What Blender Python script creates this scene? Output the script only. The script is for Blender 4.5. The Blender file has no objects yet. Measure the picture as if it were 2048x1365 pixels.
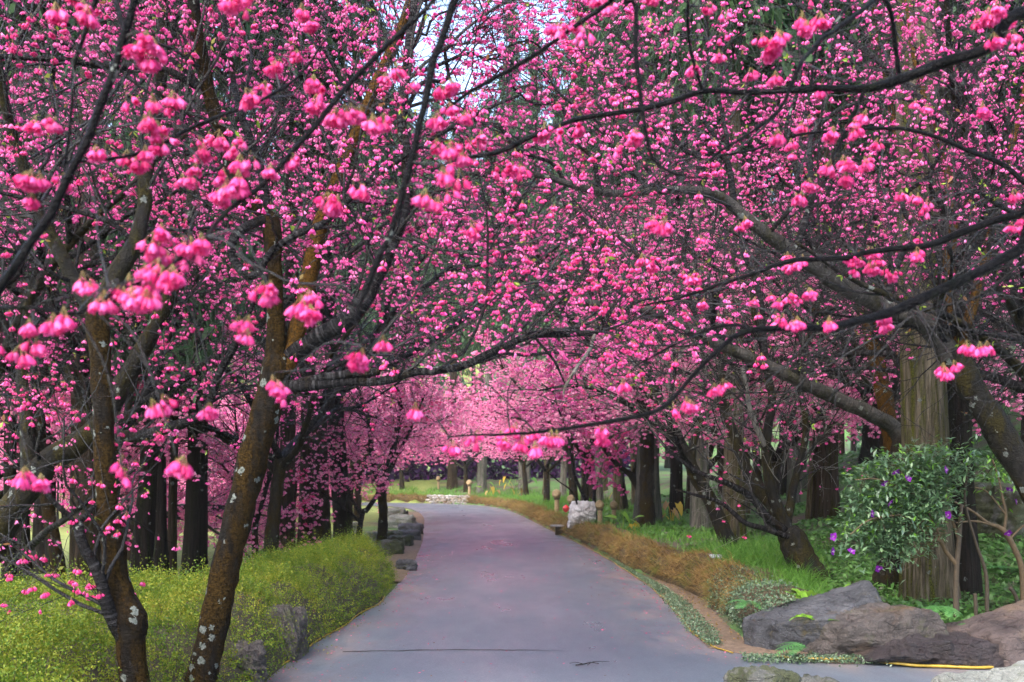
import bpy, math, random
import numpy as np
from mathutils import Vector, Matrix, noise as mnoise

random.seed(11)
rng = np.random.default_rng(11)
R = math.radians
scene = bpy.context.scene
COL = scene.collection

# ------------------------------------------------------------------ camera, sky, sun, exposure
EYE = 1.6
FPX = 2048 * 35.0 / 36.0          # focal length in photo pixels
HZ = 955.0                        # horizon row in the photo
cam_d = bpy.data.cameras.new('camera')
cam = bpy.data.objects.new('camera', cam_d)
COL.objects.link(cam)
cam.location = (0, 0, EYE)
cam.rotation_euler = (R(90), 0, 0)
cam_d.lens = 35.0
cam_d.sensor_width = 36.0
cam_d.shift_y = (HZ - 682.5) / 2048.0
cam_d.clip_start = 0.05
cam_d.clip_end = 1500
cam_d.dof.use_dof = True
cam_d.dof.focus_distance = 9.0
cam_d.dof.aperture_fstop = 3.5
scene.camera = cam

SUN_EL, SUN_AZ = R(52), R(215)
world = bpy.data.worlds.new('World')
scene.world = world
world.use_nodes = True
wn = world.node_tree
wn.nodes.clear()
sky = wn.nodes.new('ShaderNodeTexSky')
sky.sky_type = 'NISHITA'
sky.sun_disc = False
sky.sun_elevation = SUN_EL
sky.sun_rotation = SUN_AZ
sky.air_density = 1.0
sky.dust_density = 3.0
sky.ozone_density = 1.0
bg = wn.nodes.new('ShaderNodeBackground')
bg.inputs['Strength'].default_value = 0.15
wo = wn.nodes.new('ShaderNodeOutputWorld')
wn.links.new(sky.outputs[0], bg.inputs[0])
wn.links.new(bg.outputs[0], wo.inputs[0])

sun_d = bpy.data.lights.new('sun', 'SUN')
sun_d.energy = 1.0
sun_d.angle = R(45)
sun_d.color = (1.0, 0.96, 0.9)
sun = bpy.data.objects.new('sun', sun_d)
COL.objects.link(sun)
# sky texture: rotation measured clockwise from +Y; direction towards the sun:
sdir = Vector((math.sin(SUN_AZ) * math.cos(SUN_EL), math.cos(SUN_AZ) * math.cos(SUN_EL), math.sin(SUN_EL)))
sun.rotation_euler = sdir.to_track_quat('Z', 'Y').to_euler()
sun.location = (0, -20, 40)

vs = scene.view_settings
vs.view_transform = 'Standard'
vs.look = 'None'
vs.exposure = 2.6
vs.gamma = 1.0
vs.use_curve_mapping = False
scene.cycles.use_denoising = True
scene.cycles.max_bounces = 6
scene.cycles.diffuse_bounces = 3
scene.cycles.glossy_bounces = 2
scene.cycles.transmission_bounces = 4
scene.cycles.transparent_max_bounces = 4
scene.cycles.sample_clamp_indirect = 6.0


# ------------------------------------------------------------------ helpers
def W(px, py, d):
    """the place at depth d (metres) that the photo shows at pixel (px, py)"""
    return np.array([(px - 1024.0) / FPX * d, d, EYE + (HZ - py) / FPX * d])


def tag(o, label=None, cat=None, group=None, kind=None):
    if label: o['label'] = label
    if cat: o['category'] = cat
    if group: o['group'] = group
    if kind: o['kind'] = kind
    return o


def empty(name, loc, label=None, cat=None, group=None, rz=0.0, scale=None):
    o = bpy.data.objects.new(name, None)
    COL.objects.link(o)
    o.location = [float(v) for v in loc]
    o.rotation_euler = (0, 0, rz)
    if scale is not None: o.scale = scale
    o.empty_display_size = 0.2
    return tag(o, label, cat, group)


def mesh_of(name, V, Q=None, T=None, mats=(), mq=None, mt=None, smooth=True, along=None):
    V = np.asarray(V, dtype=np.float32).reshape(-1, 3)
    Q = np.zeros((0, 4), np.int32) if Q is None else np.asarray(Q, np.int32).reshape(-1, 4)
    T = np.zeros((0, 3), np.int32) if T is None else np.asarray(T, np.int32).reshape(-1, 3)
    me = bpy.data.meshes.new(name)
    me.vertices.add(len(V))
    me.vertices.foreach_set('co', V.ravel())
    loops = np.concatenate([Q.ravel(), T.ravel()]).astype(np.int32)
    me.loops.add(len(loops))
    me.loops.foreach_set('vertex_index', loops)
    nq, nt = len(Q), len(T)
    me.polygons.add(nq + nt)
    starts = np.concatenate([np.arange(nq) * 4, nq * 4 + np.arange(nt) * 3]).astype(np.int32)
    tot = np.concatenate([np.full(nq, 4), np.full(nt, 3)]).astype(np.int32)
    me.polygons.foreach_set('loop_start', starts)
    me.polygons.foreach_set('loop_total', tot)
    for m in mats: me.materials.append(m)
    if mq is not None or mt is not None:
        mi = np.concatenate([np.zeros(nq) if mq is None else mq, np.zeros(nt) if mt is None else mt]).astype(np.int32)
        me.polygons.foreach_set('material_index', mi)
    if smooth:
        me.polygons.foreach_set('use_smooth', np.ones(nq + nt, bool))
    if along is not None:
        a = me.attributes.new('along', 'FLOAT', 'POINT')
        a.data.foreach_set('value', np.asarray(along, np.float32).ravel())
    me.update(calc_edges=True)
    me.validate(verbose=False)
    return me


def obj(name, me, parent=None, loc=(0, 0, 0), rot=(0, 0, 0), scale=None):
    o = bpy.data.objects.new(name, me)
    COL.objects.link(o)
    if parent is not None: o.parent = parent
    o.location = [float(v) for v in loc]
    o.rotation_euler = rot
    if scale is not None: o.scale = scale
    return o


class MB:
    """collects vertices and faces of ONE mesh"""
    def __init__(self):
        self.V, self.Q, self.T, self.mq, self.mt, self.A, self.n = [], [], [], [], [], [], 0

    def add(self, V, Q=None, T=None, m=0, along=None):
        V = np.asarray(V, float).reshape(-1, 3)
        self.V.append(V)
        self.A.append(np.zeros(len(V)) if along is None else np.asarray(along, float).ravel())
        if Q is not None and len(Q):
            Q = np.asarray(Q).reshape(-1, 4)
            self.Q.append(Q + self.n); self.mq.append(np.full(len(Q), 0) + m)
        if T is not None and len(T):
            T = np.asarray(T).reshape(-1, 3)
            self.T.append(T + self.n); self.mt.append(np.full(len(T), 0) + m)
        self.n += len(V)
        return self

    def mesh(self, name, mats, off=(0, 0, 0), smooth=True):
        V = np.concatenate(self.V) - np.asarray(off, float)
        Q = np.concatenate(self.Q) if self.Q else None
        T = np.concatenate(self.T) if self.T else None
        mq = np.concatenate(self.mq) if self.mq else None
        mt = np.concatenate(self.mt) if self.mt else None
        return mesh_of(name, V, Q, T, mats, mq, mt, smooth, np.concatenate(self.A))


def nrm(v):
    return v / np.maximum(np.linalg.norm(v, axis=-1, keepdims=True), 1e-9)


def tubes(P, Rad, S, cap=False):
    """M tubes of K rings with S sides: P (M,K,3), Rad (M,K)"""
    P = np.asarray(P, float); Rad = np.asarray(Rad, float)
    if P.ndim == 2: P, Rad = P[None], Rad[None]
    M, K, _ = P.shape
    T = nrm(np.gradient(P, axis=1))
    mean = np.abs(nrm(P[:, -1] - P[:, 0] + 1e-6))
    ref = np.eye(3)[np.argmin(mean, axis=1)][:, None, :]
    N = nrm(np.cross(T, np.broadcast_to(ref, T.shape)))
    B = np.cross(T, N)
    a = np.arange(S) / S * 2 * math.pi
    V = P[:, :, None, :] + Rad[:, :, None, None] * (np.cos(a)[None, None, :, None] * N[:, :, None, :] + np.sin(a)[None, None, :, None] * B[:, :, None, :])
    seg = np.linalg.norm(np.diff(P, axis=1), axis=2)
    al = np.concatenate([np.zeros((M, 1)), np.cumsum(seg, axis=1)], axis=1)
    along = np.repeat(al[:, :, None], S, axis=2)
    m, k, s = np.meshgrid(np.arange(M), np.arange(K - 1), np.arange(S), indexing='ij')
    base = (m * K + k) * S
    s2 = (s + 1) % S
    Q = np.stack([base + s, base + s2, base + S + s2, base + S + s], axis=-1).reshape(-1, 4)
    Tt = None
    V = V.reshape(-1, 3); along = along.ravel()
    if cap:
        n0 = len(V)
        V = np.concatenate([V, P[:, -1, :] + T[:, -1, :] * Rad[:, -1:] * 0.4])
        along = np.concatenate([along, al[:, -1]])
        mm, ss = np.meshgrid(np.arange(M), np.arange(S), indexing='ij')
        b = (mm * K + K - 1) * S
        Tt = np.stack([b + ss, b + (ss + 1) % S, n0 + mm], axis=-1).reshape(-1, 3)
    return V, Q, Tt, along


def spline(pts, n):
    """Catmull-Rom through rows of pts (any columns), n samples evenly by arc length"""
    P = np.asarray(pts, float)
    P = np.concatenate([[2 * P[0] - P[1]], P, [2 * P[-1] - P[-2]]])
    out = []
    for i in range(1, len(P) - 2):
        t = np.linspace(0, 1, 12, endpoint=False)[:, None]
        a, b, c, d = P[i - 1], P[i], P[i + 1], P[i + 2]
        out.append(0.5 * ((2 * b) + (c - a) * t + (2 * a - 5 * b + 4 * c - d) * t ** 2 + (3 * b - a - 3 * c + d) * t ** 3))
    out.append(P[-2][None])
    D = np.concatenate(out)
    L = np.concatenate([[0], np.cumsum(np.linalg.norm(np.diff(D[:, :3], axis=0), axis=1))])
    u = np.linspace(0, L[-1], n)
    return np.stack([np.interp(u, L, D[:, j]) for j in range(D.shape[1])], axis=1)


def snoise(P, sc, seed=0):
    """cheap smooth noise, about -1..1"""
    g = np.random.default_rng(seed)
    P = np.asarray(P, float)
    out = np.zeros(P.shape[:-1])
    for i in range(7):
        k = g.normal(size=P.shape[-1]) * sc * (1.0 + 0.5 * i)
        out += np.sin(P @ k + g.uniform(0, 6.28)) / (1 + 0.45 * i)
    return out / 2.6


def pn(v):
    return mnoise.noise(Vector(v))


# ------------------------------------------------------------------ materials
def new_mat(name):
    m = bpy.data.materials.new(name)
    m.use_nodes = True
    nt = m.node_tree
    b = nt.nodes['Principled BSDF']
    return m, nt, b


def ND(nt, t, **kw):
    n = nt.nodes.new(t)
    for k, v in kw.items(): setattr(n, k, v)
    return n


def ramp(nt, fac, stops):
    r = ND(nt, 'ShaderNodeValToRGB')
    e = r.color_ramp.elements
    while len(e) > 1: e.remove(e[-1])
    e[0].position, e[0].color = stops[0][0], (*stops[0][1], 1)
    for p, c in stops[1:]:
        x = e.new(p); x.color = (*c, 1)
    nt.links.new(fac, r.inputs[0])
    return r.outputs[0]


def mixc(nt, fac, a, b):
    m = ND(nt, 'ShaderNodeMix', data_type='RGBA')
    for s, v in ((0, fac), (6, a), (7, b)):
        if isinstance(v, bpy.types.NodeSocket): nt.links.new(v, m.inputs[s])
        elif s == 0: m.inputs[0].default_value = v
        else: m.inputs[s].default_value = (*v, 1)
    return m.outputs[2]


def noise_tex(nt, vec, scale, detail=4, rough=0.55):
    n = ND(nt, 'ShaderNodeTexNoise')
    n.inputs['Scale'].default_value = scale
    n.inputs['Detail'].default_value = detail
    n.inputs['Roughness'].default_value = rough
    if vec is not None: nt.links.new(vec, n.inputs['Vector'])
    return n.outputs[0]


def mapping(nt, scale, world=True):
    if world:
        src = ND(nt, 'ShaderNodeNewGeometry').outputs['Position']
    else:
        src = ND(nt, 'ShaderNodeTexCoord').outputs['Object']
    mp = ND(nt, 'ShaderNodeMapping')
    mp.inputs['Scale'].default_value = scale
    nt.links.new(src, mp.inputs[0])
    return mp.outputs[0]


def maprange(nt, v, a, b, c=0.0, d=1.0):
    m = ND(nt, 'ShaderNodeMapRange')
    m.inputs[1].default_value, m.inputs[2].default_value, m.inputs[3].default_value, m.inputs[4].default_value = a, b, c, d
    nt.links.new(v, m.inputs[0])
    return m.outputs[0]


def math_n(nt, op, a, b=None):
    m = ND(nt, 'ShaderNodeMath', operation=op)
    for i, v in enumerate((a, b)):
        if v is None: continue
        if isinstance(v, bpy.types.NodeSocket): nt.links.new(v, m.inputs[i])
        else: m.inputs[i].default_value = v
    return m.outputs[0]


def bump(nt, b, h, strength, dist):
    bp = ND(nt, 'ShaderNodeBump')
    bp.inputs['Strength'].default_value = strength
    bp.inputs['Distance'].default_value = dist
    nt.links.new(h, bp.inputs['Height'])
    nt.links.new(bp.outputs[0], b.inputs['Normal'])


def island_random(nt):
    """a number of its own for every loose piece of a mesh, and for every object"""
    g = ND(nt, 'ShaderNodeNewGeometry')
    o = ND(nt, 'ShaderNodeObjectInfo')
    s = math_n(nt, 'ADD', g.outputs['Random Per Island'], o.outputs['Random'])
    return math_n(nt, 'FRACT', s)


def leafy(name, stops, transl=0.35, rough=0.5, spec=0.4, patch=0.0, pscale=1.5):
    """thin petals, leaves, blades: colour varies piece by piece, some light comes through"""
    m, nt, b = new_mat(name)
    f = island_random(nt)
    if patch > 0:                     # whole patches lean to one end of the colour range
        n = maprange(nt, noise_tex(nt, mapping(nt, (1, 1, 1)), pscale, 4, 0.6), 0.3, 0.7)
        f = math_n(nt, 'ADD', math_n(nt, 'MULTIPLY', f, 1 - patch), math_n(nt, 'MULTIPLY', n, patch))
    c = ramp(nt, f, stops)
    nt.links.new(c, b.inputs['Base Color'])
    b.inputs['Roughness'].default_value = rough
    b.inputs['Specular IOR Level'].default_value = spec
    tr = ND(nt, 'ShaderNodeBsdfTranslucent')
    nt.links.new(c, tr.inputs[0])
    mx = ND(nt, 'ShaderNodeMixShader')
    mx.inputs[0].default_value = transl
    nt.links.new(b.outputs[0], mx.inputs[1]); nt.links.new(tr.outputs[0], mx.inputs[2])
    nt.links.new(mx.outputs[0], nt.nodes['Material Output'].inputs[0])
    return m


def flat_mat(name, col, rough=0.6, spec=0.5):
    m, nt, b = new_mat(name)
    v = noise_tex(nt, mapping(nt, (1, 1, 1), False), 30, 4)
    lo = tuple(x * 0.7 for x in col); hi = tuple(min(1, x * 1.25) for x in col)
    nt.links.new(ramp(nt, v, [(0.3, lo), (0.7, hi)]), b.inputs['Base Color'])
    b.inputs['Roughness'].default_value = rough
    b.inputs['Specular IOR Level'].default_value = spec
    return m


def bark_mat(name, dark, mid, moss, moss_amt, lichen_amt, rough=0.5, band=0.0, fissure=0.0, spec=0.5):
    m, nt, b = new_mat(name)
    pos = mapping(nt, (1, 1, 1))
    base = ramp(nt, noise_tex(nt, mapping(nt, (14, 14, 5) if fissure == 0 else (20, 20, 1.3)), 1.6, 6, 0.65), [(0.36, dark), (0.62, mid)])
    if band > 0:
        at = ND(nt, 'ShaderNodeAttribute'); at.attribute_name = 'along'
        cx = ND(nt, 'ShaderNodeCombineXYZ')
        nt.links.new(at.outputs['Fac'], cx.inputs[0])
        nt.links.new(math_n(nt, 'MULTIPLY', noise_tex(nt, mapping(nt, (7, 7, 7)), 1.0, 2), 0.05), cx.inputs[1])
        bn = noise_tex(nt, cx.outputs[0], 42, 3, 0.6)
        base = mixc(nt, math_n(nt, 'MULTIPLY', maprange(nt, bn, 0.5, 0.68), band), base, tuple(min(1, x * 5 + 0.05) for x in mid))
    mossf = maprange(nt, noise_tex(nt, mapping(nt, (3.2, 3.2, 1.3) if fissure == 0 else (6.0, 6.0, 0.5)), 1.8, 8, 0.72), 0.62 - moss_amt * 0.35, 0.74 - moss_amt * 0.35)
    fine = noise_tex(nt, pos, 60, 3, 0.7)
    mc = ramp(nt, fine, [(0.34, tuple(x * 0.12 for x in moss)), (0.5, tuple(x * 0.7 for x in moss)), (0.7, tuple(x * 1.3 for x in moss))])
    base = mixc(nt, mossf, base, mc)
    vo = ND(nt, 'ShaderNodeTexVoronoi'); vo.inputs['Scale'].default_value = 14
    nw = ND(nt, 'ShaderNodeVectorMath', operation='ADD')
    dn = ND(nt, 'ShaderNodeTexNoise'); dn.inputs['Scale'].default_value = 30; dn.inputs['Detail'].default_value = 2
    nt.links.new(pos, dn.inputs['Vector'])
    sc = ND(nt, 'ShaderNodeVectorMath', operation='SCALE'); sc.inputs['Scale'].default_value = 0.045
    nt.links.new(dn.outputs['Color'], sc.inputs[0])
    nt.links.new(pos, nw.inputs[0]); nt.links.new(sc.outputs[0], nw.inputs[1])
    nt.links.new(nw.outputs[0], vo.inputs['Vector'])
    sep = ND(nt, 'ShaderNodeSeparateColor'); nt.links.new(vo.outputs['Color'], sep.inputs[0])
    on = math_n(nt, 'LESS_THAN', sep.outputs[0], lichen_amt)
    rad = math_n(nt, 'MULTIPLY', math_n(nt, 'MULTIPLY', sep.outputs[1], 0.6), maprange(nt, fine, 0.25, 0.6, 0.35, 0.9))
    inside = math_n(nt, 'LESS_THAN', vo.outputs['Distance'], rad)
    lf = math_n(nt, 'MULTIPLY', on, inside)
    lc = ramp(nt, fine, [(0.3, (0.045, 0.055, 0.045)), (0.7, (0.21, 0.225, 0.20))])
    base = mixc(nt, lf, base, lc)
    nt.links.new(base, b.inputs['Base Color'])
    b.inputs['Specular IOR Level'].default_value = spec
    rr = mixc(nt, mossf, (rough,) * 3, (0.9,) * 3)
    nt.links.new(rr, b.inputs['Roughness'])
    h = noise_tex(nt, mapping(nt, (16, 16, 40) if fissure == 0 else (22, 22, 2.2)), 1.4, 5, 0.7)
    hh = math_n(nt, 'ADD', h, math_n(nt, 'MULTIPLY', mossf, 0.5))
    bump(nt, b, math_n(nt, 'ADD', hh, math_n(nt, 'MULTIPLY', fine, 0.5)), 1.0, 0.025 + fissure)
    return m


M = {}
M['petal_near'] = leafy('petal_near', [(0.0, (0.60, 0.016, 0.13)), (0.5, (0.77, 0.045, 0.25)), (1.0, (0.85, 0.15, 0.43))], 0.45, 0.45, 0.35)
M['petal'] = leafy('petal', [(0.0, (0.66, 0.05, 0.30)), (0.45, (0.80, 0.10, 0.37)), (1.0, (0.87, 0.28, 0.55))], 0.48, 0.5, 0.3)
M['petal_far'] = leafy('petal_far', [(0.0, (0.74, 0.13, 0.38)), (0.5, (0.88, 0.25, 0.46)), (1.0, (0.92, 0.48, 0.64))], 0.5, 0.6, 0.2)  # paler copy of petal: distance haze and light put into the colour
M['calyx'] = leafy('calyx', [(0, (0.20, 0.02, 0.035)), (1, (0.32, 0.05, 0.05))], 0.15, 0.5, 0.3)
M['pedicel'] = leafy('pedicel', [(0, (0.20, 0.10, 0.04)), (1, (0.24, 0.20, 0.06))], 0.15, 0.5, 0.3)
M['young'] = leafy('young_leaf', [(0, (0.16, 0.28, 0.02)), (0.55, (0.30, 0.38, 0.05)), (0.7, (0.28, 0.13, 0.05)), (1, (0.24, 0.10, 0.04))], 0.45, 0.5, 0.4)
M['bark'] = bark_mat('cherry_bark', (0.0025, 0.002, 0.0018), (0.015, 0.012, 0.009), (0.038, 0.022, 0.0055), 0.58, 0.34, 0.5, spec=0.07)
M['limb'] = bark_mat('cherry_limb', (0.0018, 0.0018, 0.002), (0.009, 0.008, 0.0085), (0.032, 0.022, 0.008), 0.2, 0.10, 0.27, 0.5, spec=0.1)
M['mossy_limb'] = bark_mat('mossy_limb', (0.003, 0.0026, 0.0022), (0.015, 0.013, 0.010), (0.036, 0.029, 0.0075), 0.48, 0.18, 0.5, spec=0.15)
M['orange_limb'] = bark_mat('orange_moss_limb', (0.012, 0.008, 0.004), (0.035, 0.022, 0.009), (0.095, 0.045, 0.006), 0.9, 0.08, 0.6, spec=0.12)
M['grey_limb'] = bark_mat('grey_limb', (0.007, 0.006, 0.005), (0.036, 0.031, 0.025), (0.032, 0.029, 0.009), 0.35, 0.22, 0.4, 0.25, spec=0.3)
M['dark_trunk'] = bark_mat('dark_cherry_trunk', (0.004, 0.0035, 0.003), (0.026, 0.021, 0.016), (0.042, 0.03, 0.009), 0.45, 0.05, 0.5, spec=0.1)
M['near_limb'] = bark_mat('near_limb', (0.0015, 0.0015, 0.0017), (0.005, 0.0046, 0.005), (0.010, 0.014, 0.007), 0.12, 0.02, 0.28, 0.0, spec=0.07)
M['twig'] = bark_mat('twig', (0.002, 0.0018, 0.002), (0.022, 0.0195, 0.0185), (0.02, 0.016, 0.008), 0.1, 0.0, 0.26, 0.0, spec=0.35)
M['grey_twig'] = bark_mat('grey_twig', (0.06, 0.055, 0.05), (0.24, 0.22, 0.195), (0.10, 0.08, 0.03), 0.2, 0.0, 0.5, 0.0)
M['conifer_dark'] = bark_mat('conifer_bark_dark', (0.005, 0.0042, 0.0035), (0.022, 0.016, 0.012), (0.024, 0.026, 0.009), 0.35, 0.06, 0.8, 0, 0.03, spec=0.12)
M['conifer_pale'] = bark_mat('conifer_bark_pale', (0.04, 0.036, 0.03), (0.19, 0.172, 0.145), (0.13, 0.155, 0.09), 0.35, 0.10, 0.8, 0, 0.03, spec=0.12)
M['conifer_moss'] = bark_mat('conifer_bark_mossy', (0.035, 0.028, 0.018), (0.15, 0.122, 0.082), (0.085, 0.088, 0.012), 0.42, 0.04, 0.8, 0, 0.04, spec=0.12)
M['conifer_brown'] = bark_mat('conifer_bark_brown', (0.014, 0.0095, 0.0065), (0.06, 0.04, 0.026), (0.045, 0.038, 0.011), 0.4, 0.06, 0.8, 0, 0.03, spec=0.12)
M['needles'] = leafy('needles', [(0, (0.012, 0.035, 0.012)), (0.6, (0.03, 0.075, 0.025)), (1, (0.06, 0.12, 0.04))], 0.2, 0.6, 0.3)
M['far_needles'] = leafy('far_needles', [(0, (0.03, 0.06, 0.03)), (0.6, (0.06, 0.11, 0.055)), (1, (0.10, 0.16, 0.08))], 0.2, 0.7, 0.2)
M['hedge_leaf'] = leafy('hedge_leaf', [(0, (0.025, 0.07, 0.012)), (0.3, (0.07, 0.13, 0.014)), (0.55, (0.14, 0.185, 0.018)), (0.8, (0.225, 0.235, 0.024)), (0.93, (0.29, 0.255, 0.04)), (0.97, (0.24, 0.10, 0.04)), (1.0, (0.26, 0.09, 0.04))], 0.35, 0.55, 0.15, 0.5, 2.2)
M['hedge_core'] = flat_mat('hedge_core', (0.035, 0.028, 0.012), 0.9)
M['shade_leaf'] = leafy('creeper_leaf', [(0, (0.035, 0.07, 0.035)), (0.6, (0.10, 0.16, 0.08)), (1, (0.20, 0.26, 0.15))], 0.25, 0.4, 0.5)
M['grass'] = leafy('grass_blade', [(0, (0.04, 0.11, 0.014)), (0.55, (0.095, 0.23, 0.03)), (0.9, (0.19, 0.34, 0.06)), (0.94, (0.24, 0.40, 0.07)), (0.97, (0.45, 0.32, 0.04)), (1, (0.5, 0.35, 0.05))], 0.35, 0.45, 0.25, 0.35, 1.8)
M['cover'] = leafy('ground_cover_leaf', [(0, (0.035, 0.085, 0.022)), (0.25, (0.06, 0.07, 0.03)), (0.35, (0.06, 0.14, 0.03)), (0.8, (0.11, 0.24, 0.055)), (1, (0.19, 0.33, 0.09))], 0.3, 0.5, 0.4, 0.5, 0.8)
M['dry'] = leafy('dry_grass', [(0, (0.07, 0.04, 0.012)), (0.35, (0.20, 0.118, 0.04)), (0.55, (0.28, 0.175, 0.065)), (0.66, (0.19, 0.155, 0.04)), (0.8, (0.12, 0.15, 0.03)), (1, (0.10, 0.17, 0.03))], 0.25, 0.8, 0.2, 0.65, 2.6)
M['litter'] = leafy('fallen_petal', [(0, (0.55, 0.05, 0.16)), (0.6, (0.7, 0.15, 0.25)), (0.8, (0.3, 0.14, 0.06)), (1, (0.12, 0.07, 0.03))], 0.2, 0.6)
M['bush_leaf'] = leafy('tibouchina_leaf', [(0, (0.05, 0.11, 0.045)), (0.6, (0.11, 0.19, 0.095)), (1, (0.19, 0.29, 0.14))], 0.22, 0.28, 0.8)
M['bush_tip'] = leafy('tibouchina_tip_leaf', [(0, (0.11, 0.27, 0.02)), (1, (0.2, 0.4, 0.05))], 0.4, 0.4, 0.5)
M['purple'] = leafy('purple_petal', [(0, (0.13, 0.006, 0.22)), (1, (0.24, 0.015, 0.32))], 0.3, 0.5, 0.3)
M['stamen'] = flat_mat('stamen', (0.75, 0.6, 0.7), 0.5)
M['taro_green'] = leafy('taro_green', [(0, (0.09, 0.24, 0.03)), (1, (0.25, 0.42, 0.06))], 0.4, 0.35, 0.5)
M['taro_yellow'] = leafy('taro_yellow', [(0, (0.55, 0.36, 0.03)), (1, (0.7, 0.5, 0.08))], 0.4, 0.5, 0.4)
M['taro_brown'] = leafy('taro_brown', [(0, (0.30, 0.17, 0.06)), (1, (0.5, 0.32, 0.14))], 0.3, 0.7, 0.3)
M['fern'] = leafy('fern_frond', [(0, (0.05, 0.16, 0.04)), (1, (0.10, 0.27, 0.07))], 0.35, 0.4, 0.5)
M['nest_fern'] = leafy('nest_fern_frond', [(0, (0.14, 0.33, 0.02)), (1, (0.24, 0.45, 0.05))], 0.4, 0.3, 0.5)
M['bush_stem'] = flat_mat('bush_stem', (0.085, 0.055, 0.026), 0.8)
M['bush_stem_dark'] = flat_mat('bush_stem_dark', (0.05, 0.035, 0.02), 0.8)
M['cable'] = flat_mat('yellow_cable', (0.30, 0.19, 0.015), 0.4)
M['post'] = flat_mat('post_wood', (0.24, 0.17, 0.085), 0.75)
M['post_dark'] = flat_mat('post_carving', (0.10, 0.07, 0.04), 0.8)
M['red'] = flat_mat('lantern_red', (0.6, 0.02, 0.02), 0.35)
M['metal'] = flat_mat('grey_metal', (0.26, 0.27, 0.29), 0.4)
M['crack'] = flat_mat('crack_tar', (0.02, 0.018, 0.018), 0.7)
M['violet'] = leafy('dark_violet', [(0, (0.02, 0.008, 0.035)), (0.7, (0.06, 0.018, 0.09)), (1, (0.16, 0.03, 0.18))], 0.2, 0.7, 0.2)


def rock_mat(name, dark, light, moss=None, moss_amt=0.0, rough=0.55, stain=None):
    m, nt, b = new_mat(name)
    pos = mapping(nt, (1, 1, 1))
    c = ramp(nt, noise_tex(nt, pos, 3.0, 8, 0.68), [(0.28, dark), (0.5, tuple((a + d) / 2 for a, d in zip(dark, light))), (0.74, light)])
    fine = noise_tex(nt, pos, 90, 3, 0.7)
    c = mixc(nt, maprange(nt, fine, 0.58, 0.70, 0, 0.6), c, tuple(min(1, x * 1.9) for x in light))
    c = mixc(nt, maprange(nt, noise_tex(nt, pos, 38, 5, 0.75), 0.56, 0.64, 0, 0.75), c, tuple(x * 0.7 for x in dark))
    if stain:
        c = mixc(nt, maprange(nt, noise_tex(nt, pos, 2.2, 4), 0.55, 0.7, 0, 0.8), c, stain)
    if moss:
        f = math_n(nt, 'MULTIPLY', maprange(nt, noise_tex(nt, pos, 4.0, 6, 0.7), 0.62 - moss_amt * 0.4, 0.72 - moss_amt * 0.4), 0.9)
        c = mixc(nt, f, c, ramp(nt, fine, [(0.3, tuple(x * 0.4 for x in moss)), (0.7, moss)]))
    nt.links.new(c, b.inputs['Base Color'])
    rr = maprange(nt, noise_tex(nt, pos, 5.0, 4), 0.3, 0.7, rough - 0.18, rough + 0.2)
    nt.links.new(rr, b.inputs['Roughness'])
    mp = mapping(nt, (1.0, 1.0, 3.2)); mp.node.inputs['Rotation'].default_value = (0.2, 0.35, 0.3)
    vo = ND(nt, 'ShaderNodeTexVoronoi', feature='DISTANCE_TO_EDGE'); vo.inputs['Scale'].default_value = 3.0
    dn = ND(nt, 'ShaderNodeTexNoise'); dn.inputs['Scale'].default_value = 5.0; dn.inputs['Detail'].default_value = 4
    nt.links.new(mp, dn.inputs['Vector'])
    va = ND(nt, 'ShaderNodeVectorMath', operation='MULTIPLY_ADD'); va.inputs[1].default_value = (0.35, 0.35, 0.35)
    nt.links.new(dn.outputs['Color'], va.inputs[0]); nt.links.new(mp, va.inputs[2]); nt.links.new(va.outputs[0], vo.inputs['Vector'])
    crack = maprange(nt, vo.outputs['Distance'], 0.0, 0.035)
    h = math_n(nt, 'ADD', noise_tex(nt, pos, 9, 8, 0.75), math_n(nt, 'MULTIPLY', noise_tex(nt, pos, 60, 5, 0.7), 0.45))
    h = math_n(nt, 'ADD', h, math_n(nt, 'MULTIPLY', crack, 0.35))
    bump(nt, b, h, 1.0, 0.05)
    return m


M['rock_grey'] = rock_mat('rock_grey', (0.012, 0.012, 0.0135), (0.115, 0.114, 0.122), (0.12, 0.09, 0.03), 0.1, 0.5)
M['rock_brown'] = rock_mat('rock_brown', (0.012, 0.009, 0.0085), (0.12, 0.098, 0.085), (0.08, 0.085, 0.03), 0.18, 0.5, (0.10, 0.055, 0.024))
M['rock_tan'] = rock_mat('rock_tan', (0.016, 0.010, 0.010), (0.12, 0.086, 0.075), None, 0, 0.5, (0.17, 0.115, 0.07))
M['rock_dark'] = rock_mat('rock_dark', (0.006, 0.004, 0.0045), (0.045, 0.031, 0.031), None, 0, 0.45, (0.085, 0.052, 0.03))
M['rock_pale'] = rock_mat('rock_pale', (0.07, 0.075, 0.062), (0.33, 0.34, 0.30), (0.20, 0.22, 0.10), 0.2, 0.7)
M['rock_moss'] = rock_mat('rock_moss', (0.025, 0.025, 0.022), (0.14, 0.14, 0.125), (0.05, 0.06, 0.014), 0.55, 0.7)
M['rock_white'] = rock_mat('rock_white', (0.42, 0.38, 0.37), (0.85, 0.81, 0.80), None, 0, 0.7)
M['stone'] = rock_mat('wall_stone', (0.14, 0.13, 0.12), (0.36, 0.34, 0.32), (0.25, 0.14, 0.05), 0.2, 0.8)


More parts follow.
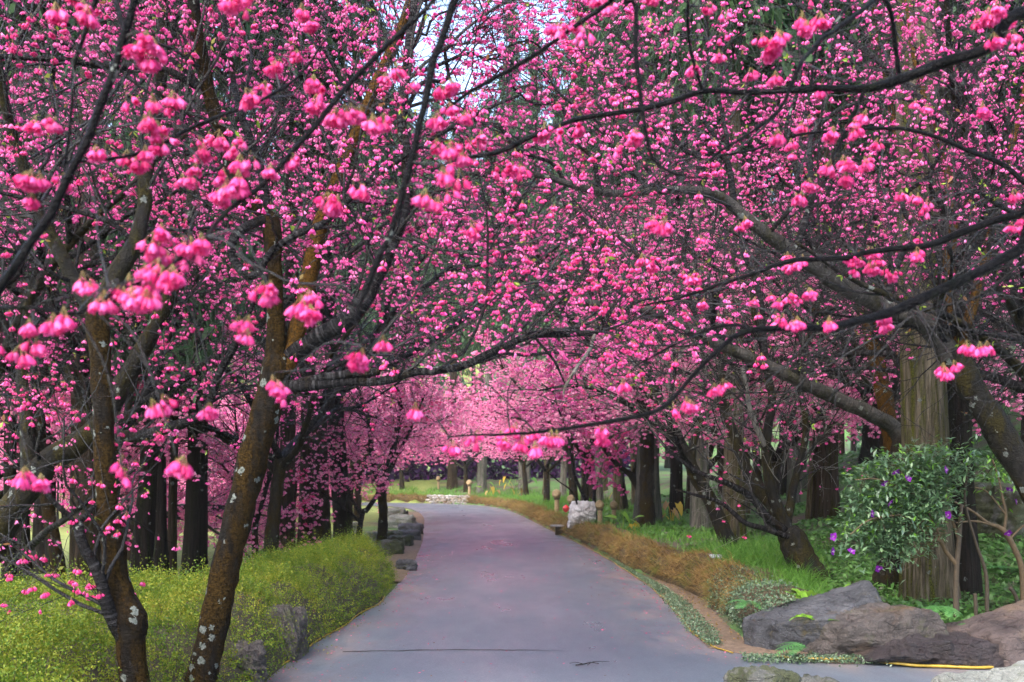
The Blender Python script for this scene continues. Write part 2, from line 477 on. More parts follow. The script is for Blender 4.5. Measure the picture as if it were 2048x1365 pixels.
def road_mat():
    m, nt, b = new_mat('wet_asphalt')
    pos = mapping(nt, (1, 1, 1))
    grain = noise_tex(nt, pos, 130, 3, 0.8)
    patch = noise_tex(nt, mapping(nt, (0.9, 0.35, 1)), 1.0, 5, 0.6)
    c = ramp(nt, grain, [(0.25, (0.045, 0.052, 0.066)), (0.55, (0.092, 0.114, 0.142)), (0.8, (0.22, 0.258, 0.31))])
    c = mixc(nt, maprange(nt, noise_tex(nt, pos, 40, 5, 0.8), 0.53, 0.62, 0, 0.6), c, (0.22, 0.235, 0.265))
    c = mixc(nt, maprange(nt, noise_tex(nt, mapping(nt, (1, 1, 1)), 52, 4, 0.8), 0.54, 0.62, 0, 0.75), c, (0.02, 0.021, 0.025))
    c = mixc(nt, maprange(nt, patch, 0.4, 0.65, 0, 0.45), c, (0.06, 0.066, 0.085))
    c = mixc(nt, maprange(nt, noise_tex(nt, mapping(nt, (0.35, 0.12, 1)), 2.0, 6, 0.65), 0.52, 0.60, 0, 0.3), c, (0.14, 0.15, 0.18))
    at = ND(nt, 'ShaderNodeAttribute'); at.attribute_name = 'along'      # 1 at the verges, 0 in the middle
    edge = math_n(nt, 'MULTIPLY', at.outputs['Fac'], maprange(nt, noise_tex(nt, mapping(nt, (2.0, 0.8, 1)), 1.0, 6, 0.65), 0.42, 0.62))
    c = mixc(nt, math_n(nt, 'MULTIPLY', edge, 0.5), c, (0.20, 0.125, 0.095))
    nt.links.new(c, b.inputs['Base Color'])
    rr = math_n(nt, 'ADD', maprange(nt, patch, 0.35, 0.65, 0.26, 0.42), math_n(nt, 'MULTIPLY', edge, 0.2))
    nt.links.new(rr, b.inputs['Roughness'])
    b.inputs['Specular IOR Level'].default_value = 0.5
    bump(nt, b, noise_tex(nt, pos, 70, 2, 0.5), 0.12, 0.004)
    return m


M['road'] = road_mat()


def ground_mat():
    m, nt, b = new_mat('forest_floor')
    pos = mapping(nt, (1, 1, 1))
    soil = ramp(nt, noise_tex(nt, pos, 24, 6, 0.7), [(0.3, (0.035, 0.024, 0.016)), (0.55, (0.085, 0.058, 0.04)), (0.75, (0.15, 0.11, 0.075))])
    green = ramp(nt, noise_tex(nt, pos, 30, 5, 0.7), [(0.3, (0.025, 0.06, 0.012)), (0.7, (0.09, 0.19, 0.035))])
    f = maprange(nt, noise_tex(nt, pos, 0.55, 6, 0.65), 0.42, 0.52)
    c = mixc(nt, f, soil, green)
    lawn = ramp(nt, noise_tex(nt, pos, 5, 5, 0.7), [(0.3, (0.10, 0.135, 0.028)), (0.7, (0.20, 0.225, 0.05))])
    sep = ND(nt, 'ShaderNodeSeparateXYZ')
    nt.links.new(pos, sep.inputs[0])
    lx = maprange(nt, math_n(nt, 'ADD', sep.outputs[0], math_n(nt, 'MULTIPLY', noise_tex(nt, pos, 0.8, 3), 3.0)), -4.0, -3.2, 1, 0)
    ly = maprange(nt, math_n(nt, 'ADD', sep.outputs[1], math_n(nt, 'MULTIPLY', noise_tex(nt, pos, 0.7, 3), 4.0)), 17.0, 19.5, 0, 1)
    c = mixc(nt, math_n(nt, 'MULTIPLY', lx, ly), c, lawn)
    nt.links.new(c, b.inputs['Base Color'])
    b.inputs['Roughness'].default_value = 0.9
    bump(nt, b, noise_tex(nt, pos, 18, 6, 0.7), 0.8, 0.05)
    return m


M['ground'] = ground_mat()


def dirt_mat():
    m, nt, b = new_mat('verge_dirt')
    pos = mapping(nt, (1, 1, 1))
    c = ramp(nt, noise_tex(nt, pos, 16, 7, 0.72), [(0.28, (0.055, 0.035, 0.022)), (0.55, (0.15, 0.098, 0.06)), (0.78, (0.25, 0.175, 0.115))])
    nt.links.new(c, b.inputs['Base Color'])
    b.inputs['Roughness'].default_value = 0.85
    bump(nt, b, noise_tex(nt, pos, 30, 6, 0.7), 0.8, 0.03)
    return m


M['dirt'] = dirt_mat()


def bank_mat():
    m, nt, b = new_mat('bank_turf')
    pos = mapping(nt, (1, 1, 1))
    c = ramp(nt, noise_tex(nt, pos, 22, 6, 0.7), [(0.3, (0.015, 0.010, 0.005)), (0.55, (0.08, 0.05, 0.018)), (0.8, (0.16, 0.10, 0.04))])
    nt.links.new(c, b.inputs['Base Color'])
    b.inputs['Roughness'].default_value = 0.95
    bump(nt, b, noise_tex(nt, pos, 26, 6, 0.7), 1.0, 0.05)
    return m


M['bank'] = bank_mat()

# ------------------------------------------------------------------ road edges and terrain
RIGHT = [(60, 9.2), (14, 8.55), (6, 8.5), (3.2, 8.6), (2.2, 8.85), (1.88, 9.5), (1.94, 11.2), (2.03, 13.2), (2.03, 15.2), (1.85, 20.5), (1.55, 25),
         (1.16, 30.3), (0.34, 42.5), (-0.4, 50), (-1.6, 56), (-3.7, 60.2), (-8, 63.0), (-14, 64.6), (-40, 68)]
LEFT = [(-2.3, -12), (-2.2, 2), (-1.98, 6), (-1.95, 9), (-1.83, 10.6), (-1.69, 13.3), (-1.81, 17.2), (-2.18, 23.6), (-2.73, 30.3), (-3.6, 40),
        (-4.9, 49), (-6.6, 54.5), (-10, 57.5), (-16, 59.3), (-40, 63)]
RPOLY = spline(RIGHT, 150)
LPOLY = spline(LEFT, 110)


def side_dist(x, y, poly, right=True):
    """signed distance to an edge of the road, positive away from the road"""
    x = np.asarray(x, float); y = np.asarray(y, float)
    best = np.full(x.shape, 1e9); sg = np.ones(x.shape)
    for (ax, ay), (bx, by) in zip(poly[:-1], poly[1:]):
        dx, dy = bx - ax, by - ay
        t = np.clip(((x - ax) * dx + (y - ay) * dy) / (dx * dx + dy * dy), 0, 1)
        d = np.hypot(x - ax - t * dx, y - ay - t * dy)
        cr = dx * (y - ay) - dy * (x - ax)
        up = d < best - 1e-9
        best = np.where(up, d, best); sg = np.where(up, np.sign(cr), sg)
    return best * (-sg if right else sg)


def foot_at(x, y):
    """width of the bare dirt strip between the road and the foot of the bank"""
    f = 0.06 + 0.40 * np.clip((17.5 - y) / 4.5, 0, 1)
    return np.where(x > 2.25, np.maximum(f, 0.42), f)


def sstep(t):
    t = np.clip(t, 0, 1)
    return t * t * (3 - 2 * t)


BANK_H = 0.36


def terrain(x, y):
    x = np.asarray(x, float); y = np.asarray(y, float)
    sr = side_dist(x, y, RPOLY, True)
    sl = side_dist(x, y, LPOLY, False)
    P = np.stack([x, y], -1)
    ft = foot_at(x, y)
    s = np.maximum(sr - ft, 0)
    cap = 14.0 - 7.0 * sstep((y - 26) / 14.0)
    s2 = np.minimum(s, cap)
    zr = BANK_H * (1 - 0.72 * sstep((x - 2.2) / 0.9) * sstep((14 - y) / 3.0)) * sstep(s / 0.32) + 0.05 * s2 + 0.022 * np.maximum(s2 - 1.5, 0) ** 2 + (0.26 - 0.23 * sstep((y - 26) / 14.0)) * np.clip(s - cap, 0, 110)
    zr = zr + 0.05 * snoise(P, 0.9, 3) * sstep((s - 0.4) / 1.0)
    zl = -0.01 * np.minimum(sl, 30) - 0.02 + 0.025 * snoise(P, 0.8, 4) * sstep((sl - 0.3) / 1.0)
    z = np.where(sr > 0, zr, np.where(sl > 0, zl, -0.03))
    z = np.where((sr > 0) & (s <= 0), -0.012, z)
    return z


def gz(x, y):
    return float(terrain(np.array([x]), np.array([y]))[0])


def ground_hit(px, py, d0=6.0, d1=120.0):
    ds = np.linspace(d0, d1, 2200)
    x = (px - 1024) / FPX * ds
    z = EYE + (HZ - py) / FPX * ds
    t = terrain(x, ds)
    k = np.argmax(z <= t)
    if z[k] > t[k]: k = len(ds) - 1
    return np.array([x[k], ds[k], t[k]])


def build_ground():
    xs = np.concatenate([-np.geomspace(15, 420, 26)[::-1], np.arange(-14.5, 14.6, 0.25), np.geomspace(15, 420, 26)])
    ys = np.concatenate([-np.geomspace(6, 120, 12)[::-1], np.arange(-5, 0, 1.0), np.arange(0, 36, 0.25), np.arange(36, 80, 0.6), np.geomspace(80.6, 480, 22)])
    X, Y = np.meshgrid(xs, ys)
    Z = terrain(X.ravel(), Y.ravel()).reshape(X.shape)
    V = np.stack([X, Y, Z], -1).reshape(-1, 3)
    ny, nx = X.shape
    i, j = np.meshgrid(np.arange(ny - 1), np.arange(nx - 1), indexing='ij')
    b = i * nx + j
    Q = np.stack([b, b + 1, b + nx + 1, b + nx], -1).reshape(-1, 4)
    tag(obj('ground', mesh_of('ground', V, Q, None, [M['ground']])), 'forest floor of grass, leaf litter and lawn beside the road', kind='structure')


def build_road():
    rp = spline([p for p in RIGHT if p[1] > 9.3 or p[0] < 1.9], 110)
    mb = MB()
    # main carriageway: rows across from the left edge to the right edge
    n = 110
    lp = spline([(-1.95, 9)] + [p for p in LEFT if p[1] > 9.2], n)
    rp = spline([(1.88, 9.5)] + [p for p in RIGHT if p[1] > 10 and p[0] < 5], n)
    c = 13
    t = np.linspace(0, 1, c)[None, :, None]
    G = lp[:, None, :] * (1 - t) + rp[:, None, :] * t
    G[0, :, :] = np.stack([np.linspace(-1.95, 1.88, c), np.linspace(9, 9.5, c)], -1)
    e = np.abs(np.linspace(-1, 1, c))[None, :] * np.ones((n, 1))
    V = np.concatenate([G, np.zeros((n, c, 1))], -1)
    i, j = np.meshgrid(np.arange(n - 1), np.arange(c - 1), indexing='ij')
    b = i * c + j
    Q = np.stack([b, b + 1, b + c + 1, b + c], -1).reshape(-1, 4)
    mb.add(V, Q, None, 0, sstep((e - 0.45) / 0.5))
    # the near apron, opening to the right
    m = 40
    ll = spline([p for p in LEFT if p[1] <= 9.1], m)
    rr = spline([(16, -12), (16, 2), (15, 6), (13, 8.45), (6, 8.5), (3.2, 8.6), (2.2, 8.85), (1.88, 9.5)], m)
    cc = 26
    t = np.linspace(0, 1, cc)[None, :, None]
    G = ll[:, None, :] * (1 - t) + rr[:, None, :] * t
    V = np.concatenate([G, np.zeros((m, cc, 1))], -1)
    i, j = np.meshgrid(np.arange(m - 1), np.arange(cc - 1), indexing='ij')
    b = i * cc + j
    Q = np.stack([b, b + 1, b + cc + 1, b + cc], -1).reshape(-1, 4)
    sr = -side_dist(V[:, :, 0].ravel(), V[:, :, 1].ravel(), RPOLY, True)
    sl = -side_dist(V[:, :, 0].ravel(), V[:, :, 1].ravel(), LPOLY, False)
    mb.add(V, Q, None, 0, sstep(1 - np.minimum(sr, sl) / 0.9))
    tag(obj('road', mb.mesh('road', [M['road']])), 'wet lavender grey asphalt road curving away to the left', kind='structure')


def along_right(y0, y1, n):
    k = (RPOLY[:, 1] >= y0) & (RPOLY[:, 1] <= y1) & (RPOLY[:, 0] < 2.3)
    P = spline(RPOLY[k], n)
    T = nrm(np.gradient(P, axis=0))
    N = np.stack([T[:, 1], -T[:, 0]], -1)
    return P, T, N


def left_verge():
    n, c = 160, 6
    k = (LPOLY[:, 1] > 14.5) & (LPOLY[:, 1] < 46)
    P = spline(LPOLY[k], n)
    T = nrm(np.gradient(P, axis=0)); N = np.stack([-T[:, 1], T[:, 0]], -1)
    wd = 0.62 + 0.18 * snoise(P * 2, 1.0, 31)
    V = np.zeros((n, c, 3))
    for i, f in enumerate(np.linspace(-0.06, 1, c)):
        xy = P + N * (f * wd)[:, None]
        V[:, i, :2] = xy
        V[:, i, 2] = 0.007 + (0.02 * (1 + snoise(xy * 4, 1.0, 32)) if 0 < i < c - 1 else 0) - (0.05 if i == c - 1 else 0)
    i, j = np.meshgrid(np.arange(n - 1), np.arange(c - 1), indexing='ij')
    q = i * c + j
    tag(obj('dirt_verge', mesh_of('dirt_verge', V, np.stack([q, q + c, q + c + 1, q + 1], -1).reshape(-1, 4), None, [M['dirt']])), 'strip of bare tan dirt along the left road edge by the stones', kind='structure')


def build_verge_and_bank():
    n = 420
    P, T, N = along_right(9.05, 66, n)
    ft = foot_at(np.full(n, 2.0), P[:, 1])
    offs = np.array([-0.05, 0.02, 0.3, 0.6, 1.0])
    V = np.zeros((n, 5, 3))
    for k in range(5):
        o = np.where(offs[k] < 0.05, offs[k], offs[k] * (ft + 0.1))
        V[:, k, :2] = P + N * o[:, None]
        V[:, k, 2] = 0.006 + (0.012 * (1 + snoise(np.stack([P[:, 0] * 5, P[:, 1] * 5], -1), 1, k)) if k > 1 else 0)
    i, j = np.meshgrid(np.arange(n - 1), np.arange(4), indexing='ij')
    b = i * 5 + j
    Q = np.stack([b, b + 1, b + 6, b + 5], -1).reshape(-1, 4)
    left_verge()
    tag(obj('dirt_verge', mesh_of('dirt_verge', V, Q, None, [M['dirt']])), 'strip of bare brown dirt along the right road edge', kind='structure')
    # turf bank: a rounded lip lofted along the road
    prof = np.array([(0.0, -0.03), (0.0, 0.09), (0.0, 0.20), (0.03, 0.31), (0.10, 0.40), (0.22, 0.45), (0.42, 0.43), (0.7, 0.36)])
    c = len(prof)
    V = np.zeros((n, c, 3))
    for k, (o, h) in enumerate(prof):
        S = np.stack([P[:, 0] * 3, P[:, 1] * 3, np.full(n, k * 0.8)], -1)
        w = 0.075 * snoise(S * 1.6, 1.2, 9) * (0 if k == 0 else 1)
        hh = 0.92 + 0.22 * snoise(P * 1.5, 0.9, 12)
        V[:, k, :2] = P + N * (ft + 0.02 + o * 1.25 + w)[:, None]
        V[:, k, 2] = h * hh + 0.5 * w
    i, j = np.meshgrid(np.arange(n - 1), np.arange(c - 1), indexing='ij')
    b = i * c + j
    Q = np.stack([b, b + 1, b + c + 1, b + c], -1).reshape(-1, 4)
    tag(obj('bank', mesh_of('bank', V, Q, None, [M['bank']])), 'low turf bank with a brown mossy lip along the right side of the road', kind='structure')
    return V


build_ground()
build_road()
BANKV = build_verge_and_bank()


def build_hill():
    xs = np.linspace(-420, 420, 90); ys = np.linspace(110, 520, 44)
    X, Y = np.meshgrid(xs, ys)
    P = np.stack([X, Y], -1)
    Z = 85 * sstep((Y - 115) / 200) * (1 + 0.22 * snoise(P, 0.012, 21)) + 4 * snoise(P, 0.06, 22) * sstep((Y - 115) / 60) - 1.0
    Z = np.where(Y < 118, np.minimum(Z, -1.0), Z)
    V = np.stack([X, Y, Z], -1).reshape(-1, 3)
    ny, nx = X.shape
    i, j = np.meshgrid(np.arange(ny - 1), np.arange(nx - 1), indexing='ij')
    b = i * nx + j
    Q = np.stack([b, b + 1, b + nx + 1, b + nx], -1).reshape(-1, 4)
    tag(obj('hill', mesh_of('hill', V, Q, None, [M['ground']])), 'wooded hillside rising far behind the trees', kind='structure')
    # far wood on it, one mass
    mb = MB()
    for k in range(620):
        x = rng.uniform(-260, 260); y = rng.uniform(118, 330)
        ii = np.array([x, y])
        z = 85 * sstep((y - 115) / 200) * (1 + 0.22 * snoise(ii[None], 0.012, 21)[0]) - 2
        h = rng.uniform(9, 17); r = h * 0.24
        m = 60
        t = rng.uniform(0, 1, m) ** 0.7
        a = rng.uniform(0, 6.28, m)
        rr = r * (1 - t) * rng.uniform(0.4, 1.1, m) + 0.2
        c = np.stack([x + rr * np.cos(a), y + rr * np.sin(a), z + h * (0.1 + 0.9 * t)], -1)
        e1 = nrm(rng.normal(size=(m, 3))) * 1.5; e2 = nrm(rng.normal(size=(m, 3))) * 1.1
        mb.add(np.stack([c - e1, c + e1, c + e2], 1), None, np.arange(m * 3).reshape(-1, 3))
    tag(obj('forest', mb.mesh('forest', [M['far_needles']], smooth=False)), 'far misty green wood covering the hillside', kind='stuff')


build_hill()

# ------------------------------------------------------------------ blossom templates
def ring_shape(rings, cols, notch=0.0):
    V, Q = [], []
    for r_i, (z, r) in enumerate(rings):
        for c in range(cols):
            a = c / cols * 2 * math.pi
            zz = z
            rr = r
            if r_i == len(rings) - 1 and notch and c % 2: zz = z + notch; rr = r * 0.86
            V.append((rr * math.cos(a), rr * math.sin(a), zz))
    for i in range(len(rings) - 1):
        for c in range(cols):
            b = i * cols
            Q.append((b + c, b + (c + 1) % cols, b + cols + (c + 1) % cols, b + cols + c))
    return np.array(V), np.array(Q)


def cluster_template(nf, lod, g):
    """one drooping umbel of bell flowers hanging from the origin"""
    mb = MB()
    for f in range(nf):
        az = f / nf * 6.283 + g.uniform(-0.5, 0.5)
        tilt = g.uniform(0.15, 0.95) if f else 0.08
        L = g.uniform(0.018, 0.034)
        s = g.uniform(0.85, 1.2)
        d = np.array([math.sin(tilt) * math.cos(az), math.sin(tilt) * math.sin(az), -math.cos(tilt)])
        end = d * L + np.array([0, 0, -0.004])
        d2 = nrm(d + np.array([0, 0, -0.6]))
        z = -d2
        x = nrm(np.cross(z, [0.3, 0.9, 0.1])); y = np.cross(z, x)
        Rm = np.stack([x, y, z], 1)

        def put(V, Q, m):
            mb.add((V * s) @ Rm.T + end, Q, None, m)
        if lod == 0:
            Vp, Qp = ring_shape([(-0.006, 0.0040), (-0.013, 0.0086), (-0.023, 0.0118), (-0.034, 0.0136)], 10, 0.009)
            for q in range(5):                     # every petal opens a little differently
                fx = g.uniform(0.82, 1.3)
                Vp[30 + 2 * q, :2] *= fx; Vp[20 + 2 * q, :2] *= 1 + (fx - 1) * 0.5
                Vp[30 + 2 * q, 2] += g.uniform(-0.006, 0.004)
            put(Vp, Qp, 0)
            put(*ring_shape([(-0.010, 0.0045), (-0.022, 0.0080), (-0.037, 0.0095)], 8, 0.008), 0)
            put(*ring_shape([(0.002, 0.0012), (-0.002, 0.0032), (-0.012, 0.0048)], 6), 1)
            Vt, Q, _, _ = tubes(np.array([[0, 0, 0], d * L * 0.5, end]), np.array([0.0011, 0.0010, 0.0012]), 3)
            mb.add(Vt, Q, None, 2)
        elif lod == 1:
            put(*ring_shape([(-0.004, 0.0054), (-0.034, 0.0142)], 5, 0.010), 0)
            mb.add([(end + Rm @ np.array(v) * s) for v in ((-0.0065, 0, -0.009), (0.0065, 0.001, -0.009), (0.001, 0, 0.004))], None, [(0, 1, 2)], 1)
            sd = np.array([0.0013, 0.0, 0])
            mb.add([-sd, sd, end], None, [(0, 1, 2)], 2)
        else:
            put(*ring_shape([(-0.001, 0.006), (-0.034, 0.020)], 3), 0)
            if f % 2 == 0:
                mb.add([(end + Rm @ np.array(v) * s) for v in ((-0.008, 0, -0.006), (0.008, 0.001, -0.006), (0.001, 0, 0.012))], None, [(0, 1, 2)], 1)
    V = np.concatenate(mb.V); Q = np.concatenate(mb.Q); mq = np.concatenate(mb.mq)
    T = np.concatenate(mb.T) if mb.T else np.zeros((0, 3), int); mt = np.concatenate(mb.mt) if mb.mt else np.zeros(0)
    return V, Q, mq, T, mt


gt = np.random.default_rng(5)
TPL = {0: [cluster_template(n, 0, gt) for n in (2, 5, 6, 7, 8, 6, 7, 9)],
       1: [cluster_template(n, 1, gt) for n in (2, 4, 5, 5, 6, 4, 3)],
       2: [cluster_template(n, 2, gt) for n in (4, 4, 5, 5)]}
PART_MESH = [mesh_of('blossom_cluster', V, Q, None, [M['petal_near'], M['calyx'], M['pedicel']], mq) for V, Q, mq, T_, mt_ in TPL[0]]


def blossom_mesh(pos, lod, scale, petal, g, off):
    pos = np.asarray(pos)
    mb = MB()
    tp = TPL[lod]
    which = g.integers(0, len(tp), len(pos))
    for k, (V, Q, mq, T, mt) in enumerate(tp):
        p = pos[which == k]
        if not len(p): continue
        n = len(p)
        a = g.uniform(0, 6.283, n); s = scale * g.uniform(0.8, 1.25, n)
        ca, sa = np.cos(a) * s, np.sin(a) * s
        X = V[None, :, 0] * ca[:, None] - V[None, :, 1] * sa[:, None]
        Y = V[None, :, 0] * sa[:, None] + V[None, :, 1] * ca[:, None]
        Z = V[None, :, 2] * s[:, None]
        VV = np.stack([X, Y, Z], -1) + p[:, None, :]
        nv = len(V)
        QQ = (Q[None] + (np.arange(n) * nv)[:, None, None]).reshape(-1, 4)
        TT = (T[None] + (np.arange(n) * nv)[:, None, None]).reshape(-1, 3)
        n0 = mb.n
        mb.add(VV, QQ, TT if len(T) else None, 0)
        mb.mq[-1] = np.tile(mq, n)
        if len(T): mb.mt[-1] = np.tile(mt, n)
    return mb.mesh('blossoms', [petal, M['calyx'], M['pedicel']], off)


def grow(start, dirs, length, K, wig, bias, g):
    """M branches at once: random walks with a vertical bias"""
    n = len(start)
    P = np.zeros((n, K, 3)); P[:, 0] = start
    d = nrm(dirs)
    st = (length / (K - 1))[:, None]
    for k in range(1, K):
        d = nrm(d + g.normal(size=(n, 3)) * wig + np.array([0, 0, 1.0]) * (bias if np.ndim(bias) == 0 else bias[:, None]))
        P[:, k] = P[:, k - 1] + d * st
    return P


def sprout(paths, rads, per_m, g, ang=(0.7, 1.2), flat=0.6, tmin=0.12):
    """starting points and directions of side branches along polylines"""
    S, D, Rr, T = [], [], [], []
    for P, r in zip(paths, rads):
        seg = np.linalg.norm(np.diff(P, axis=0), axis=1)
        L = np.concatenate([[0], np.cumsum(seg)])
        n = g.poisson(max(L[-1] * per_m, 0.01))
        if n == 0: continue
        u = g.uniform(tmin, 1.0, n) * L[-1]
        k = np.clip(np.searchsorted(L, u) - 1, 0, len(P) - 2)
        f = ((u - L[k]) / np.maximum(seg[k], 1e-6))[:, None]
        p = P[k] * (1 - f) + P[k + 1] * f
        t = nrm(P[k + 1] - P[k])
        rnd = g.normal(size=(n, 3)); rnd[:, 2] *= flat
        perp = nrm(rnd - t * np.sum(rnd * t, axis=1, keepdims=True))
        a = g.uniform(ang[0], ang[1], n)[:, None]
        S.append(p); D.append(t * np.cos(a) + perp * np.sin(a))
        Rr.append(r[k] * (1 - f[:, 0]) + r[k + 1] * f[:, 0]); T.append(u / L[-1])
    if not S:
        return np.zeros((0, 3)), np.zeros((0, 3)), np.zeros(0), np.zeros(0)
    return np.concatenate(S), np.concatenate(D), np.concatenate(Rr), np.concatenate(T)


def road_clear(P, world_off):
    """False for points that would hang into the clear space above the road or into the lens"""
    Q = P + world_off
    near = np.linalg.norm(Q - np.array([0, 0, EYE]), axis=1) < 2.0
    x, y, z = Q[:, 0], Q[:, 1], Q[:, 2]
    sr = -side_dist(x, y, RPOLY, True); sl = -side_dist(x, y, LPOLY, False)
    over = (sr > -0.3) & (sl > -0.3) & (z < 2.15) & (y > 2)
    ahead = (y > 0.3) & (y < 24) & (z < EYE + (HZ - 865) / FPX * y) & (x < 2.2 + 0.0 * y) & (x > -1.6)
    return ~(near | over | ahead)


def trunk_mesh(path, rad, sides, mat, off, rough=0.12, seed=0, flare=0.0, knob=None, cap=True):
    n = max(14, int(np.linalg.norm(np.diff(path, axis=0), axis=1).sum() / 0.07))
    n = min(n, 90)
    PR = spline(np.column_stack([path, rad]), n)
    V, Q, T, al = tubes(PR[:, :3], PR[:, 3], sides, cap)
    c = np.repeat(PR[:, :3], sides, axis=0)
    rr = np.repeat(PR[:, 3], sides)
    nv = len(c)
    W_ = V[:nv] - c
    f = 1 + rough * snoise(V[:nv] * np.array([1, 1, 0.6]), 9.0, seed) + rough * 0.6 * snoise(V[:nv], 26.0, seed + 1)
    if flare:
        f = f + flare * np.exp(-np.repeat(np.linspace(0, 1, n), sides) * n * 0.07 / 0.18)
    if knob is not None:
        for kp, kr, ka in knob:
            f = f + ka * np.exp(-np.sum((V[:nv] - kp) ** 2, axis=1) / kr ** 2)
    V[:nv] = c + W_ * f[:, None]
    mb = MB(); mb.add(V, Q, T, 0, al)
    return mb.mesh('trunk', [mat], off)


def cherry(base, label, trunks, limbs, p, g, group=None, link=True):
    """a cherry tree > trunk, limb, branch, blossom_cluster parts; twigs and the bulk of the blossoms as stuff
    trunks / limbs: list of (path Nx3, radii N, material)   p: dict of densities"""
    base = np.asarray(base, float)
    root = empty('cherry_tree', base, label, 'cherry tree', group)
    for k, (P, r, m) in enumerate(trunks):
        obj('trunk', trunk_mesh(P, r, p.get('sides', 16), m, base, seed=k + 3, flare=p.get('flare', 0.35) if k == 0 else 0, knob=p.get('knob'), cap=True), root)
    lp, lr = [], []
    for k, (P, r, m) in enumerate(limbs):
        L = np.linalg.norm(np.diff(P, axis=0), axis=1).sum()
        n = int(np.clip(L / 0.09, 10, 90))
        PR = spline(np.column_stack([P, r]), n)
        PR[1:, :3] += np.stack([snoise(PR[1:, :3], 5.0, k * 3 + j) for j in range(3)], -1) * np.minimum(PR[1:, 3:4] * 0.5, 0.012)
        V, Q, T, al = tubes(PR[:, :3], PR[:, 3], 9 if r[0] > 0.02 else 6, True)
        nv = n * (9 if r[0] > 0.02 else 6)
        c = np.repeat(PR[:, :3], nv // n, axis=0)
        V[:nv] = c + (V[:nv] - c) * (1 + 0.13 * snoise(V[:nv], 14, k))[:, None]
        mb = MB(); mb.add(V, Q, T, 0, al)
        obj('limb', mb.mesh('limb', [m], base), root)
        lp.append(PR[:, :3]); lr.append(PR[:, 3])
    # branches
    src_p = lp + [spline(np.column_stack([P, r]), 20)[:, :3] for P, r, m in trunks if p.get('from_trunk')]
    src_r = lr + [spline(np.column_stack([P, r]), 20)[:, 3] for P, r, m in trunks if p.get('from_trunk')]
    S, D, Rr, T = sprout(src_p, src_r, p['b1'], g, (0.5, 1.15), p.get('flat', 0.7))
    D[:, 2] += p.get('up1', 0.12)
    ln = g.uniform(0.5, 1.5, len(S)) * p.get('l1', 1.0) * (1.15 - 0.5 * T)
    B1 = grow(S, D, ln, 9, 0.16, p.get('bias1', 0.0), g)
    r1 = np.clip(Rr * 0.5, 0.0045, 0.014)[:, None] * np.linspace(1, 0.36, 9)[None]
    keep = road_clear(B1[:, 5], 0) & road_clear(B1[:, 8], 0) & road_clear(B1[:, 3], 0)
    B1, r1, ln = B1[keep], r1[keep], ln[keep]
    tw = MB()
    parts = p.get('branch_parts', True)
    if parts and len(B1):
        order = np.argsort(-r1[:, 0] * ln)
        for k in order[:p.get('max_branch', 60)]:
            V, Q, Tt, al = tubes(B1[k], r1[k], 5)
            mb = MB(); mb.add(V, Q, Tt, 0, al)
            obj('branch', mb.mesh('branch', [M['twig']], base), root)
        rest = order[p.get('max_branch', 60):]
    else:
        rest = np.arange(len(B1))
    if len(rest):
        V, Q, Tt, al = tubes(B1[rest], r1[rest], 4); tw.add(V, Q, None, 0, al)
    # twigs
    allp = list(B1) + lp
    allr = list(r1) + lr
    S, D, Rr, T = sprout(allp, allr, p['b2'], g, (0.5, 1.2), 0.8, 0.2)
    D[:, 2] += p.get('up2', 0.05)
    ln = g.uniform(0.22, 0.75, len(S)) * p.get('l2', 1.0)
    B2 = grow(S, D, ln, 5, 0.16, p.get('bias2', -0.02), g)
    keep = road_clear(B2[:, 4], 0) & road_clear(B2[:, 2], 0)
    B2 = B2[keep]
    r2 = np.full((len(B2), 1), 0.0027 * p.get('tw', 1.0)) * g.uniform(0.8, 1.3, (len(B2), 1)) * np.linspace(1, 0.45, 5)[None]
    V, Q, _, al = tubes(B2, r2, 3); tw.add(V, Q, None, 0, al)
    S, D, Rr, T = sprout(list(B2), list(r2), p['b3'], g, (0.5, 1.2), 0.9, 0.2)
    ln = g.uniform(0.08, 0.26, len(S)) * p.get('l3', 1.0)
    B3 = grow(S, D, ln, 3, 0.15, 0.0, g)
    r3 = np.full((len(B3), 1), 0.0018 * p.get('tw', 1.0)) * np.linspace(1, 0.6, 3)[None]
    V, Q, _, al = tubes(B3, r3, 3); tw.add(V, Q, None, 0, al)
    if tw.n:
        tag(obj('twigs', tw.mesh('twigs', [p.get('twig_mat', M['twig'])], base), root), kind='stuff')
    # blossoms
    c2 = B2[:, 1:].reshape(-1, 3); c3 = B3[:, 1:].reshape(-1, 3)
    pos = np.concatenate([c2[g.random(len(c2)) < p['f2']], c3[g.random(len(c3)) < p['f3']]])
    if p.get('clump', 0) > 0 and len(pos):      # flowers come in bunches: some stretches stay bare
        pos = pos[snoise(pos, p.get('clump_scale', 1.5), 77) > p['clump'] * 1.2 - 1.0]
    pos = pos + g.normal(size=pos.shape) * 0.012
    if p.get('zmin') is not None: pos = pos[pos[:, 2] > p['zmin']]
    npart = p.get('parts', 0)
    if npart and len(pos):
        q = pos
        inview = (q[:, 1] > 1.5) & (np.abs(q[:, 0] / q[:, 1]) < 0.51) & ((q[:, 2] - EYE) / q[:, 1] < 0.475)
        score = np.where(inview, np.linalg.norm(q - np.array([0, 0, EYE]), axis=1), 1e6)
        o = np.argsort(score)
        sel = o[:npart][score[o[:npart]] < 1e5]
        for k in sel:
            obj('blossom_cluster', PART_MESH[g.integers(0, len(PART_MESH))], root, pos[k] - base, (0, 0, g.uniform(0, 6.28)), [p.get('fs', 1.0) * g.uniform(0.85, 1.25)] * 3)
        msk = np.ones(len(pos), bool); msk[sel] = False
        pos = pos[msk]
